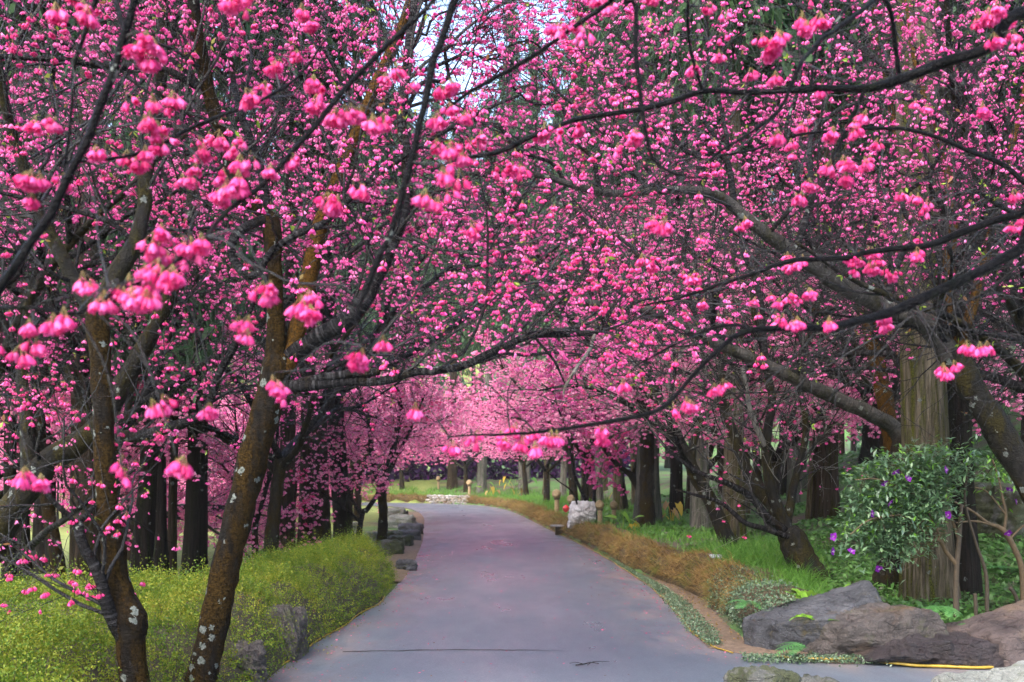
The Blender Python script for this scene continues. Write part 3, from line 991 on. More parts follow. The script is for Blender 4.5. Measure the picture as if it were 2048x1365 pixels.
    if len(pos):
        tag(obj('blossoms', blossom_mesh(pos, p.get('lod', 1), p.get('fs', 1.0), p.get('petal', M['petal']), g, base), root), kind='stuff')
    # young leaves
    lv = c2[g.random(len(c2)) < p.get('leaf', 0.01)]
    if len(lv):
        n = len(lv) * 3
        c = np.repeat(lv, 3, axis=0)
        d = nrm(g.normal(size=(n, 3)) + np.array([0, 0, -0.4])); s = nrm(np.cross(d, g.normal(size=(n, 3))))
        L = g.uniform(0.03, 0.06, (n, 1))
        V = np.stack([c, c + d * L * 0.5 + s * L * 0.22, c + d * L, c + d * L * 0.5 - s * L * 0.22], 1)
        tag(obj('young_leaves', mesh_of('young_leaves', V - base, np.arange(n * 4).reshape(-1, 4), None, [M['young']]), root), kind='stuff')
    return root, len(pos)


def copy_tree(src, loc, rz, scale, label, group):
    c = src.copy(); COL.objects.link(c)
    c.location = [float(v) for v in loc]; c.rotation_euler = (0, 0, rz); c.scale = (scale,) * 3
    c['label'] = label
    if group: c['group'] = group
    for ch in src.children:
        k = ch.copy(); COL.objects.link(k); k.parent = c
        for sub in ch.children:
            q = sub.copy(); COL.objects.link(q); q.parent = k
    return c


def tr(pts, m):
    """a traced limb: rows (px, py, depth, width in px) -> path, radii, material"""
    P = np.array([W(a, b, d) for a, b, d, w in pts])
    r = np.array([w / 2 / FPX * d for a, b, d, w in pts])
    return P, r, m


BK, LB, ML, OL, NL = M['bark'], M['limb'], M['mossy_limb'], M['orange_limb'], M['near_limb']
# ------------------------------------------------------------------ the cherries nearest the camera, limb by limb
FRONT = dict(b1=4.0, b2=7.5, b3=3.6, f2=0.42, f3=0.52, lod=1, fs=0.63, tw=1.35, l1=1.3, l2=1.2, parts=240, branch_parts=True, max_branch=55, leaf=0.03, clump=0.48, from_trunk=False)
g1 = np.random.default_rng(101)


def front(base_px, label, trunks, limbs, seed, **kw):
    p = dict(FRONT); p.update(kw)
    ds = kw.get('dscale', 1.0)
    T = [tr([(q, r, d * ds, w) for q, r, d, w in t[0]], t[1]) for t in trunks]
    Lb = [tr([(q, r, d * ds, w) for q, r, d, w in t[0]], t[1]) for t in limbs]
    gx = np.random.default_rng(seed + 1000)
    for (sx, sy, sd), (ex, ey, ed), w in kw.get('extra', ()):      # upper limbs that the traced ones carry
        sd, ed = sd * ds, ed * ds
        A, E = W(sx, sy, sd), W(ex, ey, ed)
        n = 8
        t = np.linspace(0, 1, n)[:, None]
        L = np.linalg.norm(E - A)
        Pp = A * (1 - t) + E * t + np.sin(t * math.pi) * np.array([0, 0, 0.10 * L])
        Pp[1:-1] += gx.normal(size=(n - 2, 3)) * 0.045 * L
        Lb.append((Pp, np.linspace(w / 2 / FPX * sd, 0.006, n), LB))
    b = T[0][0][0].copy(); b[2] = gz(b[0], b[1])
    if T[0][0][0][2] > b[2] - 0.03:                       # let the foot reach into the ground
        P, r, m = T[0]
        foot = P[0].copy(); foot[2] = b[2] - 0.08
        T[0] = (np.concatenate([[foot], P]), np.concatenate([[r[0] * 1.05], r]), m)
    return cherry(b, label, T, Lb, p, np.random.default_rng(seed))


t1 = front(None, 'mossy forked cherry with a knobbly trunk base in the low green hedge',
      [([(280, 1455, 6.5, 74), (270, 1365, 6.5, 58), (262, 1300, 6.5, 57), (257, 1235, 6.5, 54), (240, 1180, 6.5, 50), (231, 1131, 6.5, 46), (215, 1007, 6.5, 43), (207, 841, 6.5, 43), (199, 700, 6.5, 43), (194, 622, 6.5, 46), (192, 600, 6.5, 34)], BK)],
      [([(190, 630, 6.5, 38), (160, 583, 6.5, 30), (119, 505, 6.5, 28), (93, 454, 6.5, 26), (75, 417, 6.5, 24), (58, 365, 6.45, 23), (31, 290, 6.4, 21), (10, 212, 6.3, 20), (-15, 120, 6.2, 18), (-40, 20, 6.1, 14), (-60, -120, 6, 8)], ML),
       ([(200, 625, 6.5, 40), (231, 552, 6.55, 36), (269, 490, 6.6, 33), (286, 428, 6.65, 30), (289, 366, 6.7, 29), (303, 290, 6.8, 26), (318, 200, 6.9, 24), (324, 120, 7, 23), (330, 0, 7.1, 22), (338, -150, 7.2, 14), (350, -300, 7.3, 8)], ML),
       ([(262, 1305, 6.5, 34), (244, 1270, 6.47, 32), (224, 1230, 6.41, 29), (208, 1190, 6.38, 27), (196, 1140, 6.35, 25), (166, 1090, 6.3, 22), (153, 1044, 6.3, 21)], LB),
       ([(155, 1050, 6.3, 15), (130, 1027, 6.25, 12), (108, 1007, 6.2, 11), (83, 978, 6.2, 9), (40, 940, 6.1, 6), (-25, 925, 6, 3)], LB),
       ([(154, 1048, 6.3, 14), (182, 1020, 6.4, 11), (213, 985, 6.7, 7), (250, 940, 6.9, 4)], LB),
       ([(264, 484, 6.58, 12), (240, 457, 6.55, 11), (183, 432, 6.5, 10), (84, 406, 6.4, 9), (0, 384, 6.3, 8), (-70, 372, 6.2, 5)], LB),
       ([(142, 562, 6.48, 10), (117, 552, 6.4, 9), (55, 516, 6.3, 8), (0, 494, 6.2, 7), (-60, 480, 6.1, 4)], LB)],
      201, knob=[(W(272, 1238, 6.44), 0.10, 0.75)])

t2 = front(None, 'leaning cherry with lichen spotted mossy trunk and a long limb arching over the road',
      [([(386, 1462, 7, 78), (402, 1365, 7, 60), (422, 1270, 7, 58), (445, 1172, 7, 56), (484, 999, 7, 57), (530, 833, 7, 58), (542, 787, 7, 60), (552, 740, 7, 60), (556, 712, 7, 46)], BK)],
      [([(551, 735, 7, 46), (552, 648, 7, 36), (551, 538, 7, 30), (547, 472, 7, 38), (542, 440, 7, 36), (525, 418, 7, 30), (500, 405, 7, 28), (484, 388, 7, 27), (467, 348, 7, 26), (447, 290, 7, 26), (430, 239, 6.95, 27), (415, 180, 6.95, 27), (403, 120, 6.9, 27), (392, 50, 6.85, 27), (384, -20, 6.8, 26), (375, -150, 6.7, 16), (360, -300, 6.6, 8)], BK),
       ([(536, 434, 7, 20), (527, 360, 7.05, 16), (509, 300, 7.1, 15), (490, 250, 7.1, 14), (478, 222, 7.1, 13), (462, 140, 7.2, 11), (450, 40, 7.3, 9), (440, -100, 7.4, 6)], LB),
       ([(542, 438, 7, 18), (505, 448, 6.9, 18), (472, 472, 6.85, 18), (460, 500, 6.85, 18), (472, 530, 6.85, 18), (492, 552, 6.8, 18), (509, 557, 6.8, 17), (525, 530, 6.8, 15), (542, 501, 6.8, 15), (586, 472, 6.8, 14), (641, 447, 6.8, 14), (696, 402, 6.8, 13), (760, 345, 6.8, 11), (830, 300, 6.8, 9), (930, 240, 6.8, 7), (1040, 190, 6.8, 5)], LB),
       ([(562, 745, 7, 46), (585, 695, 7.05, 36), (603, 630, 7.1, 36), (616, 556, 7.15, 34), (637, 476, 7.2, 31), (655, 410, 7.25, 28), (690, 320, 7.3, 25), (727, 230, 7.4, 23), (765, 140, 7.5, 21), (795, 70, 7.6, 20), (825, -10, 7.7, 18), (860, -120, 7.8, 12), (900, -260, 8, 7)], OL),
       ([(575, 715, 7, 32), (600, 698, 7, 36), (641, 673, 6.95, 38), (696, 640, 6.9, 36), (735, 590, 6.9, 33), (770, 520, 6.9, 30), (797, 455, 6.9, 28), (813, 400, 6.95, 26), (817, 366, 7, 24), (812, 300, 7, 22), (803, 240, 7, 22), (812, 160, 7.1, 20), (822, 60, 7.2, 18), (830, -40, 7.3, 14), (850, -200, 7.4, 7)], LB),
       ([(552, 772, 6.97, 30), (582, 775, 6.95, 26), (640, 768, 6.9, 22), (700, 765, 6.9, 19), (755, 764, 6.85, 18), (810, 750, 6.85, 17), (876, 740, 6.8, 17), (927, 733, 6.8, 16), (978, 707, 6.8, 16), (1030, 685, 6.8, 15), (1066, 673, 6.8, 15), (1132, 669, 6.8, 13), (1195, 666, 6.8, 10), (1225, 642, 6.8, 8), (1270, 604, 6.8, 7), (1310, 597, 6.8, 6), (1400, 588, 6.8, 5), (1480, 572, 6.8, 3)], LB),
       ([(600, 765, 6.93, 18), (640, 757, 6.9, 17), (700, 748, 6.88, 17), (758, 742, 6.85, 16)], LB),
       ([(398, 176, 6.9, 14), (345, 147, 6.85, 15), (307, 131, 6.8, 15), (219, 133, 6.7, 14), (100, 116, 6.6, 13), (0, 113, 6.5, 11), (-80, 120, 6.4, 7)], LB),
       ([(1190, 667, 6.8, 8), (1180, 700, 6.75, 8), (1155, 735, 6.72, 7), (1130, 776, 6.7, 6), (1126, 790, 6.7, 3)], M['grey_twig']),
       ([(1070, 676, 6.8, 6), (1108, 722, 6.75, 5), (1130, 768, 6.72, 3)], LB)],
      202, extra=[((803, 240, 7), (1010, 20, 7.6), 10), ((765, 140, 7.5), (960, -10, 7.8), 9), ((812, 160, 7.1), (1090, 120, 7.4), 9), ((427, 232, 6.95), (250, 40, 7.2), 10), ((727, 230, 7.4), (600, 60, 7.8), 9)])

t8 = front(None, 'dark mossy cherry slanting in from the left behind the forked cherry',
      [([(-130, 1255, 9.5, 78), (-40, 1130, 9.5, 64), (0, 1060, 9.5, 58), (45, 990, 9.5, 54), (90, 930, 9.5, 50), (150, 890, 9.5, 46), (200, 850, 9.5, 44), (240, 775, 9.5, 40)], M['mossy_limb'])],
      [([(225, 800, 9.5, 38), (285, 700, 9.5, 34), (330, 610, 9.5, 30), (360, 520, 9.5, 26), (380, 430, 9.6, 20), (390, 300, 9.7, 14), (400, 150, 9.8, 8)], ML),
       ([(190, 860, 9.5, 30), (270, 875, 9.5, 24), (343, 854, 9.5, 21), (405, 825, 9.5, 18), (440, 745, 9.4, 16), (472, 685, 9.4, 14), (510, 600, 9.4, 9), (560, 520, 9.3, 5)], LB),
       ([(60, 970, 9.5, 34), (55, 860, 9.5, 28), (45, 720, 9.6, 22), (70, 560, 9.8, 16), (120, 420, 10, 10), (160, 300, 10, 6)], ML)],
      203, parts=200, b1=3.0, extra=[((45, 720, 9.6), (-20, 60, 9.4), 16), ((360, 520, 9.5), (230, 60, 9.6), 14), ((360, 520, 9.5), (560, 200, 10), 14), ((472, 685, 9.4), (640, 560, 10.5), 10), ((70, 560, 9.8), (280, 330, 11), 10), ((405, 825, 9.5), (560, 760, 10.5), 9), ((90, 930, 9.5), (60, 760, 8.6), 10)])

t3 = front(None, 'cherry leaning in from the right edge with one long limb reaching across the road',
      [([(2240, 1330, 10.5, 70), (2140, 1110, 10.5, 62), (2085, 1010, 10.5, 58), (2048, 945, 10.5, 57), (1990, 850, 10.5, 55), (1945, 780, 10.5, 54), (1915, 730, 10.5, 54), (1898, 700, 10.5, 44)], ML)],
      [([(1902, 715, 10.5, 44), (1880, 680, 10.5, 42), (1845, 645, 10.4, 40), (1800, 625, 10.3, 38), (1770, 615, 10.3, 36), (1720, 590, 10.2, 35), (1680, 570, 10.1, 33), (1630, 535, 10, 32), (1590, 510, 9.9, 30), (1560, 488, 9.8, 28), (1520, 460, 9.7, 26), (1470, 415, 9.6, 23), (1430, 390, 9.5, 20), (1400, 380, 9.4, 18), (1323, 378, 9.2, 16), (1271, 385, 9.1, 15), (1198, 383, 9, 15), (1130, 364, 8.9, 13), (1052, 344, 8.8, 11), (960, 345, 8.7, 7), (860, 360, 8.6, 4)], M['grey_limb']),
       ([(1908, 722, 10.5, 24), (1921, 686, 10.5, 22), (1951, 583, 10.6, 20), (1973, 510, 10.7, 18), (1995, 400, 10.8, 16), (2020, 300, 10.9, 14), (2050, 180, 11, 11), (2070, 40, 11, 8), (2080, -120, 11, 4)], OL),
       ([(1925, 740, 10.5, 22), (1905, 660, 10.9, 22), (1899, 546, 11.3, 22), (1903, 437, 11.5, 20), (1890, 320, 11.6, 16), (1850, 200, 11.6, 12), (1820, 60, 11.6, 8), (1800, -90, 11.6, 4)], OL),
       ([(1535, 470, 9.7, 10), (1600, 380, 9.5, 9), (1570, 270, 9.4, 8), (1600, 160, 9.3, 6), (1590, 20, 9.2, 4)], LB),
       ([(1320, 379, 9.2, 9), (1240, 330, 9.2, 8), (1200, 250, 9.1, 7), (1120, 190, 9, 5), (1060, 120, 9, 3)], LB),
       ([(1425, 388, 9.5, 10), (1440, 300, 9.8, 9), (1400, 220, 10, 8), (1420, 110, 10.2, 6), (1400, -10, 10.3, 4)], LB)],
      204, dscale=0.84, b1=2.0, parts=260, b2=6.0, b3=3.5, zmin=3.3, extra=[((1590, 510, 9.9), (1750, 120, 10.5), 16), ((1770, 615, 10.3), (1880, 240, 11), 16), ((1951, 583, 10.6), (1780, 330, 11), 13), ((1470, 415, 9.6), (1230, 60, 10), 14), ((1400, 380, 9.4), (1500, 60, 9.2), 12), ((1198, 383, 9), (980, 90, 9.2), 10), ((1323, 378, 9.2), (1130, 20, 10), 10), ((1130, 364, 8.9), (900, 240, 8.6), 9), ((1973, 510, 10.7), (1900, 60, 11), 12), ((1898, 690, 10.5), (1990, 360, 10), 14), ((1052, 344, 8.8), (820, 420, 9), 7), ((1680, 570, 10.1), (1480, 300, 10.4), 12), ((1921, 686, 10.5), (1925, 330, 9.8), 13), ((1951, 583, 10.6), (1850, 150, 9.6), 13), ((1973, 510, 10.7), (2010, 120, 9.8), 12), ((1995, 400, 10.8), (1955, 30, 9.5), 10), ((1908, 700, 10.5), (1860, 430, 9.9), 12)])

t4 = front(None, 'cherry behind the purple flowered bush whose grey limb slopes down from over the road',
      [([(1770, 1185, 12.2, 50), (1780, 1120, 12, 46), (1795, 1000, 12, 42), (1803, 890, 12, 40), (1803, 862, 12, 28)], M['dark_trunk'])],
      [([(1803, 890, 12, 36), (1790, 860, 12, 34), (1753, 836, 11.9, 30), (1669, 795, 11.8, 28), (1621, 770, 11.7, 27), (1533, 730, 11.6, 25), (1475, 704, 11.5, 24), (1400, 672, 11.4, 22), (1330, 630, 11.3, 20), (1264, 619, 11.2, 19), (1187, 608, 11.1, 16), (1143, 600, 11, 13), (1060, 588, 10.9, 9), (980, 600, 10.8, 5)], M['grey_limb']),
       ([(1806, 880, 12, 20), (1830, 800, 12.4, 18), (1815, 690, 12.8, 15), (1840, 560, 13, 12), (1830, 420, 13, 9), (1860, 260, 13, 5)], M['grey_limb']),
       ([(1621, 770, 11.7, 12), (1610, 700, 11.9, 10), (1570, 600, 12, 8), (1580, 480, 12.1, 6), (1540, 360, 12.2, 3)], LB),
       ([(1420, 682, 11.4, 10), (1380, 600, 11.6, 9), (1390, 520, 11.7, 7), (1340, 440, 11.8, 5), (1330, 330, 11.9, 3)], LB)],
      205, b1=1.9, parts=180, f2=0.3, f3=0.36, extra=[((1533, 730, 11.6), (1450, 330, 12), 14), ((1475, 704, 11.5), (1250, 420, 12), 13), ((1330, 630, 11.3), (1130, 380, 11.5), 12), ((1264, 619, 11.2), (1010, 330, 11.4), 10), ((1830, 800, 12.4), (1640, 420, 12.6), 12), ((1400, 672, 11.4), (1330, 200, 12), 12), ((1187, 608, 11.1), (960, 480, 11.4), 9), ((1060, 588, 10.9), (850, 640, 11), 7)])

t5 = front(None, 'slim cherry with orange moss on its trunk just left of the thick conifer',
      [([(1800, 1090, 13.4, 40), (1790, 930, 13.3, 34), (1782, 872, 13.2, 32), (1760, 748, 13.2, 31), (1745, 680, 13.2, 31), (1738, 640, 13.2, 26)], OL)],
      [([(1742, 660, 13.2, 24), (1760, 615, 13.2, 20), (1775, 583, 13.2, 20), (1797, 473, 13.3, 18), (1802, 380, 13.4, 15), (1790, 260, 13.5, 12), (1760, 120, 13.6, 8), (1740, -40, 13.6, 5)], OL),
       ([(1740, 650, 13.2, 18), (1709, 605, 13.2, 13), (1680, 520, 13.2, 11), (1640, 420, 13.2, 9), (1650, 300, 13.2, 7), (1600, 180, 13.2, 4)], ML)],
      206, parts=120, b1=3.0, f2=0.3, f3=0.36, zmin=2.8, extra=[((1775, 583, 13.2), (1930, 220, 13.5), 14), ((1709, 605, 13.2), (1560, 240, 13.4), 12), ((1680, 520, 13.2), (1450, 130, 13.4), 11), ((1640, 420, 13.2), (1380, 400, 13.4), 10), ((1797, 473, 13.3), (1900, 30, 13.4), 11)])

P = ground_hit(1612, 1155); dM = P[1]
tM = front(None, 'many stemmed cherry with bare twiggy limbs rising from the grass beyond the bank',
      [([(1625, 1168, dM, 66), (1606, 1125, dM, 60), (1588, 1088, dM, 56), (1574, 1060, dM, 44)], ML)],
      [([(1578, 1085, dM, 32), (1566, 1039, dM, 27), (1548, 995, dM, 24), (1539, 960, dM, 22), (1531, 888, dM, 19), (1543, 800, dM, 16), (1525, 700, dM, 13), (1505, 600, dM, 10), (1520, 480, dM, 6)], ML),
       ([(1575, 1075, dM, 32), (1550, 1017, dM + .1, 30), (1522, 984, dM + .2, 28), (1495, 945, dM + .3, 24), (1470, 880, dM + .4, 20), (1445, 800, dM + .5, 16), (1440, 700, dM + .6, 12), (1400, 580, dM + .7, 8)], ML),
       ([(1572, 1065, dM - .05, 18), (1539, 1037, dM - .1, 17), (1517, 1012, dM - .1, 15), (1491, 984, dM - .1, 14), (1434, 960, dM - .2, 11), (1394, 944, dM - .2, 9), (1350, 912, dM - .2, 7), (1300, 860, dM - .3, 4)], LB),
       ([(1576, 1073, dM - .1, 14), (1533, 1057, dM - .15, 12), (1491, 1045, dM - .2, 11), (1473, 1030, dM - .2, 10), (1438, 1004, dM - .2, 8), (1390, 990, dM - .3, 6), (1352, 980, dM - .3, 3)], LB),
       ([(1572, 1060, dM, 20), (1590, 960, dM + .2, 16), (1612, 860, dM + .3, 13), (1600, 740, dM + .4, 10), (1640, 600, dM + .5, 6)], ML),
       ([(1535, 900, dM, 12), (1500, 820, dM - .2, 10), (1480, 720, dM - .3, 8), (1430, 640, dM - .4, 5)], M['grey_twig'])],
      207, parts=100, b1=4.6, b2=7, b3=3, f2=0.10, f3=0.14, twig_mat=M['grey_twig'], up1=0.3)

P = ground_hit(1464, 1112); dN = P[1]
tN = front(None, 'black trunked cherry leaning left between the many stemmed cherry and the road',
      [([(1470, 1120, dN, 36), (1450, 1070, dN, 31), (1430, 1020, dN, 29), (1410, 985, dN, 28), (1395, 958, dN, 27), (1380, 925, dN, 26), (1362, 890, dN, 22)], ML)],
      [([(1370, 905, dN, 22), (1345, 850, dN, 19), (1315, 790, dN, 16), (1290, 700, dN, 13), (1300, 600, dN, 10), (1270, 480, dN, 6)], LB),
       ([(1380, 925, dN, 16), (1400, 850, dN + .2, 14), (1450, 780, dN + .4, 12), (1480, 690, dN + .5, 9), (1460, 560, dN + .6, 5)], ML),
       ([(1366, 897, dN, 16), (1300, 838, dN - .2, 13), (1240, 800, dN - .4, 11), (1160, 772, dN - .6, 8), (1080, 780, dN - .8, 4)], LB),
       ([(1392, 950, dN, 14), (1360, 900, dN - .5, 11), (1340, 820, dN - .8, 9), (1350, 720, dN - 1, 7), (1320, 620, dN - 1.2, 4)], LB)],
      208, parts=120, b1=4.0, f2=0.25, f3=0.3, twig_mat=M['grey_twig'], up1=0.2)

# slim trees farther in
t9 = front(None, 'slim dark lichen flecked cherry left of the broad conifer trunk',
      [([(128, 1220, 12.3, 30), (115, 1120, 12.3, 26), (100, 1040, 12.3, 24), (88, 960, 12.3, 24), (80, 880, 12.3, 23), (75, 780, 12.3, 21)], BK)],
      [([(76, 800, 12.3, 20), (60, 650, 12.3, 16), (90, 500, 12.3, 12), (80, 340, 12.3, 9), (110, 180, 12.3, 5)], LB),
       ([(79, 830, 12.3, 14), (130, 720, 12.2, 12), (190, 640, 12, 10), (260, 580, 11.8, 7), (330, 540, 11.6, 4)], LB),
       ([(85, 930, 12.3, 10), (30, 850, 12, 8), (-40, 790, 11.8, 5)], LB)],
      209, parts=60)
t10 = front(None, 'low bent cherry stump with one rising branch at the far left',
      [([(8, 1212, 12, 32), (10, 1180, 12, 28), (18, 1145, 11.9, 20)], BK)],
      [([(15, 1155, 11.95, 18), (25, 1131, 11.8, 16), (87, 1069, 11.4, 14), (137, 1034, 11, 12), (200, 985, 10.7, 8), (270, 940, 10.4, 4)], LB)],
      210, parts=20, b1=2)
t11 = front(None, 'thin forked young cherry standing on the lawn behind the hedge',
      [([(512, 1130, 18.5, 13), (510, 1060, 18.5, 12), (516, 1030, 18.5, 10)], BK)],
      [([(514, 1040, 18.5, 10), (530, 985, 18.5, 8), (548, 920, 18.5, 7), (560, 830, 18.5, 5), (590, 740, 18.5, 3)], LB),
       ([(511, 1050, 18.5, 9), (495, 1000, 18.5, 7), (478, 920, 18.5, 6), (470, 820, 18.5, 4)], LB)],
      211, parts=40, b1=4)
t12 = front(None, 'brown trunked cherry beside the mossy stones at the left road edge',
      [([(763, 1100, 22, 22), (766, 1030, 22, 18), (764, 990, 22, 18), (768, 950, 22, 16)], M['mossy_limb'])],
      [([(768, 960, 22, 15), (785, 900, 22, 12), (800, 820, 22, 9), (790, 720, 22, 6), (820, 640, 22, 3)], LB),
       ([(764, 985, 22, 14), (745, 920, 22, 11), (735, 830, 22, 9), (700, 730, 22, 6), (690, 620, 22, 3)], LB),
       ([(766, 970, 22, 9), (800, 900, 21.8, 7), (830, 840, 21.6, 5), (850, 790, 21.5, 3)], LB)],
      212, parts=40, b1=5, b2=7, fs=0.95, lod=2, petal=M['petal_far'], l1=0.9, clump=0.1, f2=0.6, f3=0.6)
t13 = front(None, 'black thin cherry with drooping pink sprays left of the mossy stones',
      [([(714, 1103, 21, 13), (724, 1030, 21, 11), (734, 1020, 21, 10)], LB)],
      [([(730, 1024, 21, 10), (753, 992, 21, 9), (775, 950, 21, 8), (790, 900, 21, 6), (800, 850, 21, 3)], LB),
       ([(724, 1032, 21, 9), (700, 990, 21, 7), (680, 930, 21, 6), (650, 860, 21, 4), (640, 760, 21, 3)], LB),
       ([(722, 1045, 21, 7), (680, 1010, 20.5, 5), (640, 985, 20, 4), (590, 980, 19.5, 3)], LB)],
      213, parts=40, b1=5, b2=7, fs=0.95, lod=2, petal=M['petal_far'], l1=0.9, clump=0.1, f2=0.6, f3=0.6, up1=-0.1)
P = ground_hit(1297, 1046); dR = P[1]
t14 = front(None, 'crooked mossy cherry in front of the thick grey conifer past the bank',
      [([(1298, 1050, dR, 17), (1283, 994, dR, 16), (1266, 955, dR, 15), (1258, 946, dR, 12)], M['mossy_limb'])],
      [([(1262, 950, dR, 12), (1231, 926, dR, 10), (1200, 880, dR, 8), (1180, 800, dR, 6), (1150, 700, dR, 4)], ML),
       ([(1266, 957, dR, 10), (1272, 930, dR, 10), (1280, 900, dR, 8), (1275, 820, dR, 6), (1300, 720, dR, 4)], ML)],
      214, parts=30, b1=5, lod=2, fs=1.3)
P = ground_hit(1190, 1047); dS = P[1]
t15 = front(None, 'small black cherry growing against the white rock',
      [([(1192, 1050, dS, 15), (1187, 1032, dS, 14), (1184, 1026, dS, 10)], LB)],
      [([(1184, 1030, dS, 8), (1171, 1002, dS, 7), (1155, 966, dS, 6.5), (1147, 946, dS, 6), (1144, 927, dS, 5), (1135, 870, dS, 4), (1110, 800, dS, 2.5)], LB),
       ([(1190, 1032, dS, 8), (1188, 986, dS, 7), (1187, 953, dS, 6), (1179, 930, dS, 5), (1190, 870, dS, 4), (1220, 800, dS, 2.5)], LB),
       ([(1182, 1025, dS - .1, 5), (1160, 1018, dS - .3, 4), (1145, 985, dS - .4, 3.5), (1120, 965, dS - .5, 2.5), (1095, 945, dS - .6, 2)], LB)],
      215, parts=30, b1=4, lod=2, fs=1.3)


# ------------------------------------------------------------------ two big cherries beside the camera, only their limbs hang into view
def near_tree(base, label, trunk, limbs, bunches, seed):
    g = np.random.default_rng(seed)
    base = np.array([base[0], base[1], gz(base[0], base[1])])
    root = empty('cherry_tree', base, label, 'cherry tree')
    TP = np.array(trunk, float)
    obj('trunk', trunk_mesh(TP[:, :3], TP[:, 3], 18, BK, base, seed=seed, flare=0.4), root)
    paths, rads = [], []
    for k, (lead, pts) in enumerate(limbs):
        P, r, _ = tr(pts, None)
        if lead:
            Lp = np.array(lead, float)
            P = np.concatenate([Lp[:, :3], P]); r = np.concatenate([Lp[:, 3], r])
        L = np.linalg.norm(np.diff(P, axis=0), axis=1).sum()
        n = int(np.clip(L / 0.035, 16, 140))
        PR = spline(np.column_stack([P, r]), n)
        PR[:, :3] += np.stack([snoise(PR[:, :3], 9.0, k * 3 + j + seed) for j in range(3)], -1) * 0.006
        V, Q, T, al = tubes(PR[:, :3], PR[:, 3], 10, True)
        c = np.repeat(PR[:, :3], 10, axis=0); nv = len(c)
        V[:nv] = c + (V[:nv] - c) * (1 + 0.13 * snoise(V[:nv], 40, k))[:, None]
        mb = MB(); mb.add(V, Q, T, 0, al)
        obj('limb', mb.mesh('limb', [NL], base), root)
        paths.append(PR[:, :3]); rads.append(PR[:, 3])
    allP = np.concatenate(paths)
    vis = allP[(allP[:, 1] > 1.5)]
    for px, py, nc in bunches:
        # take the distance of the limb that passes closest in view, and hang the bunch from it by a twig of its own
        sx = 1024 + vis[:, 0] / vis[:, 1] * FPX; sy = HZ - (vis[:, 2] - EYE) / vis[:, 1] * FPX
        dd = np.hypot(sx - px, (sy - (py - 18)) * 1.1)
        k = int(np.argmin(dd)); anchor = vis[k]
        d = anchor[1] + g.uniform(-0.12, 0.15)
        top = W(px, py - 22, d)
        if dd[k] < 420:
            mid = (anchor + top) / 2 + np.array([0, 0, g.uniform(0.0, 0.25) * np.linalg.norm(top - anchor)]) + g.normal(size=3) * 0.02
            PT = spline(np.array([anchor, mid, top + np.array([0, 0, 0.01]), top]), 12)
            rr = np.linspace(0.0035, 0.0016, 12)
            V, Q, T, al = tubes(PT, rr, 5)
            mb = MB(); mb.add(V, Q, T, 0, al)
            obj('twig', mb.mesh('twig', [M['twig']], base), root)
        for q in range(nc):
            o = W(px + g.normal() * 15 * min(1.5, nc / 2), py - 22 + g.normal() * 11, d + g.normal() * 0.03)
            obj('blossom_cluster', PART_MESH[g.integers(0, len(PART_MESH))], root, o - base, (g.normal() * 0.12, g.normal() * 0.12, g.uniform(0, 6.28)), [g.uniform(0.62, 0.92)] * 3)
    # fine bare side twigs along the limbs
    S, D, Rr, T = sprout(paths, rads, 3.2, g, (0.5, 1.2), 0.8, 0.15)
    D[:, 2] += 0.1
    B = grow(S, D, g.uniform(0.15, 0.6, len(S)), 7, 0.2, 0.0, g)
    keep = np.ones(len(B), bool)
    q = B[:, 3]
    keep &= np.linalg.norm(q - np.array([0, 0, EYE]), axis=1) > 1.7
    sy = HZ - (B[:, :, 2] - EYE) / np.maximum(B[:, :, 1], 0.3) * FPX
    keep &= sy.max(axis=1) < 880
    B = B[keep]
    V, Q, _, al = tubes(B, np.full((len(B), 1), 0.0028) * np.linspace(1, 0.4, 7)[None], 4)
    mb = MB(); mb.add(V, Q, None, 0, al)
    tag(obj('twigs', mb.mesh('twigs', [M['twig']], base), root), kind='stuff')
    S, D, Rr, T = sprout(list(B), [np.full(7, .002)] * len(B), 2.0, g, (0.4, 1.1), 0.9, 0.3)
    return root


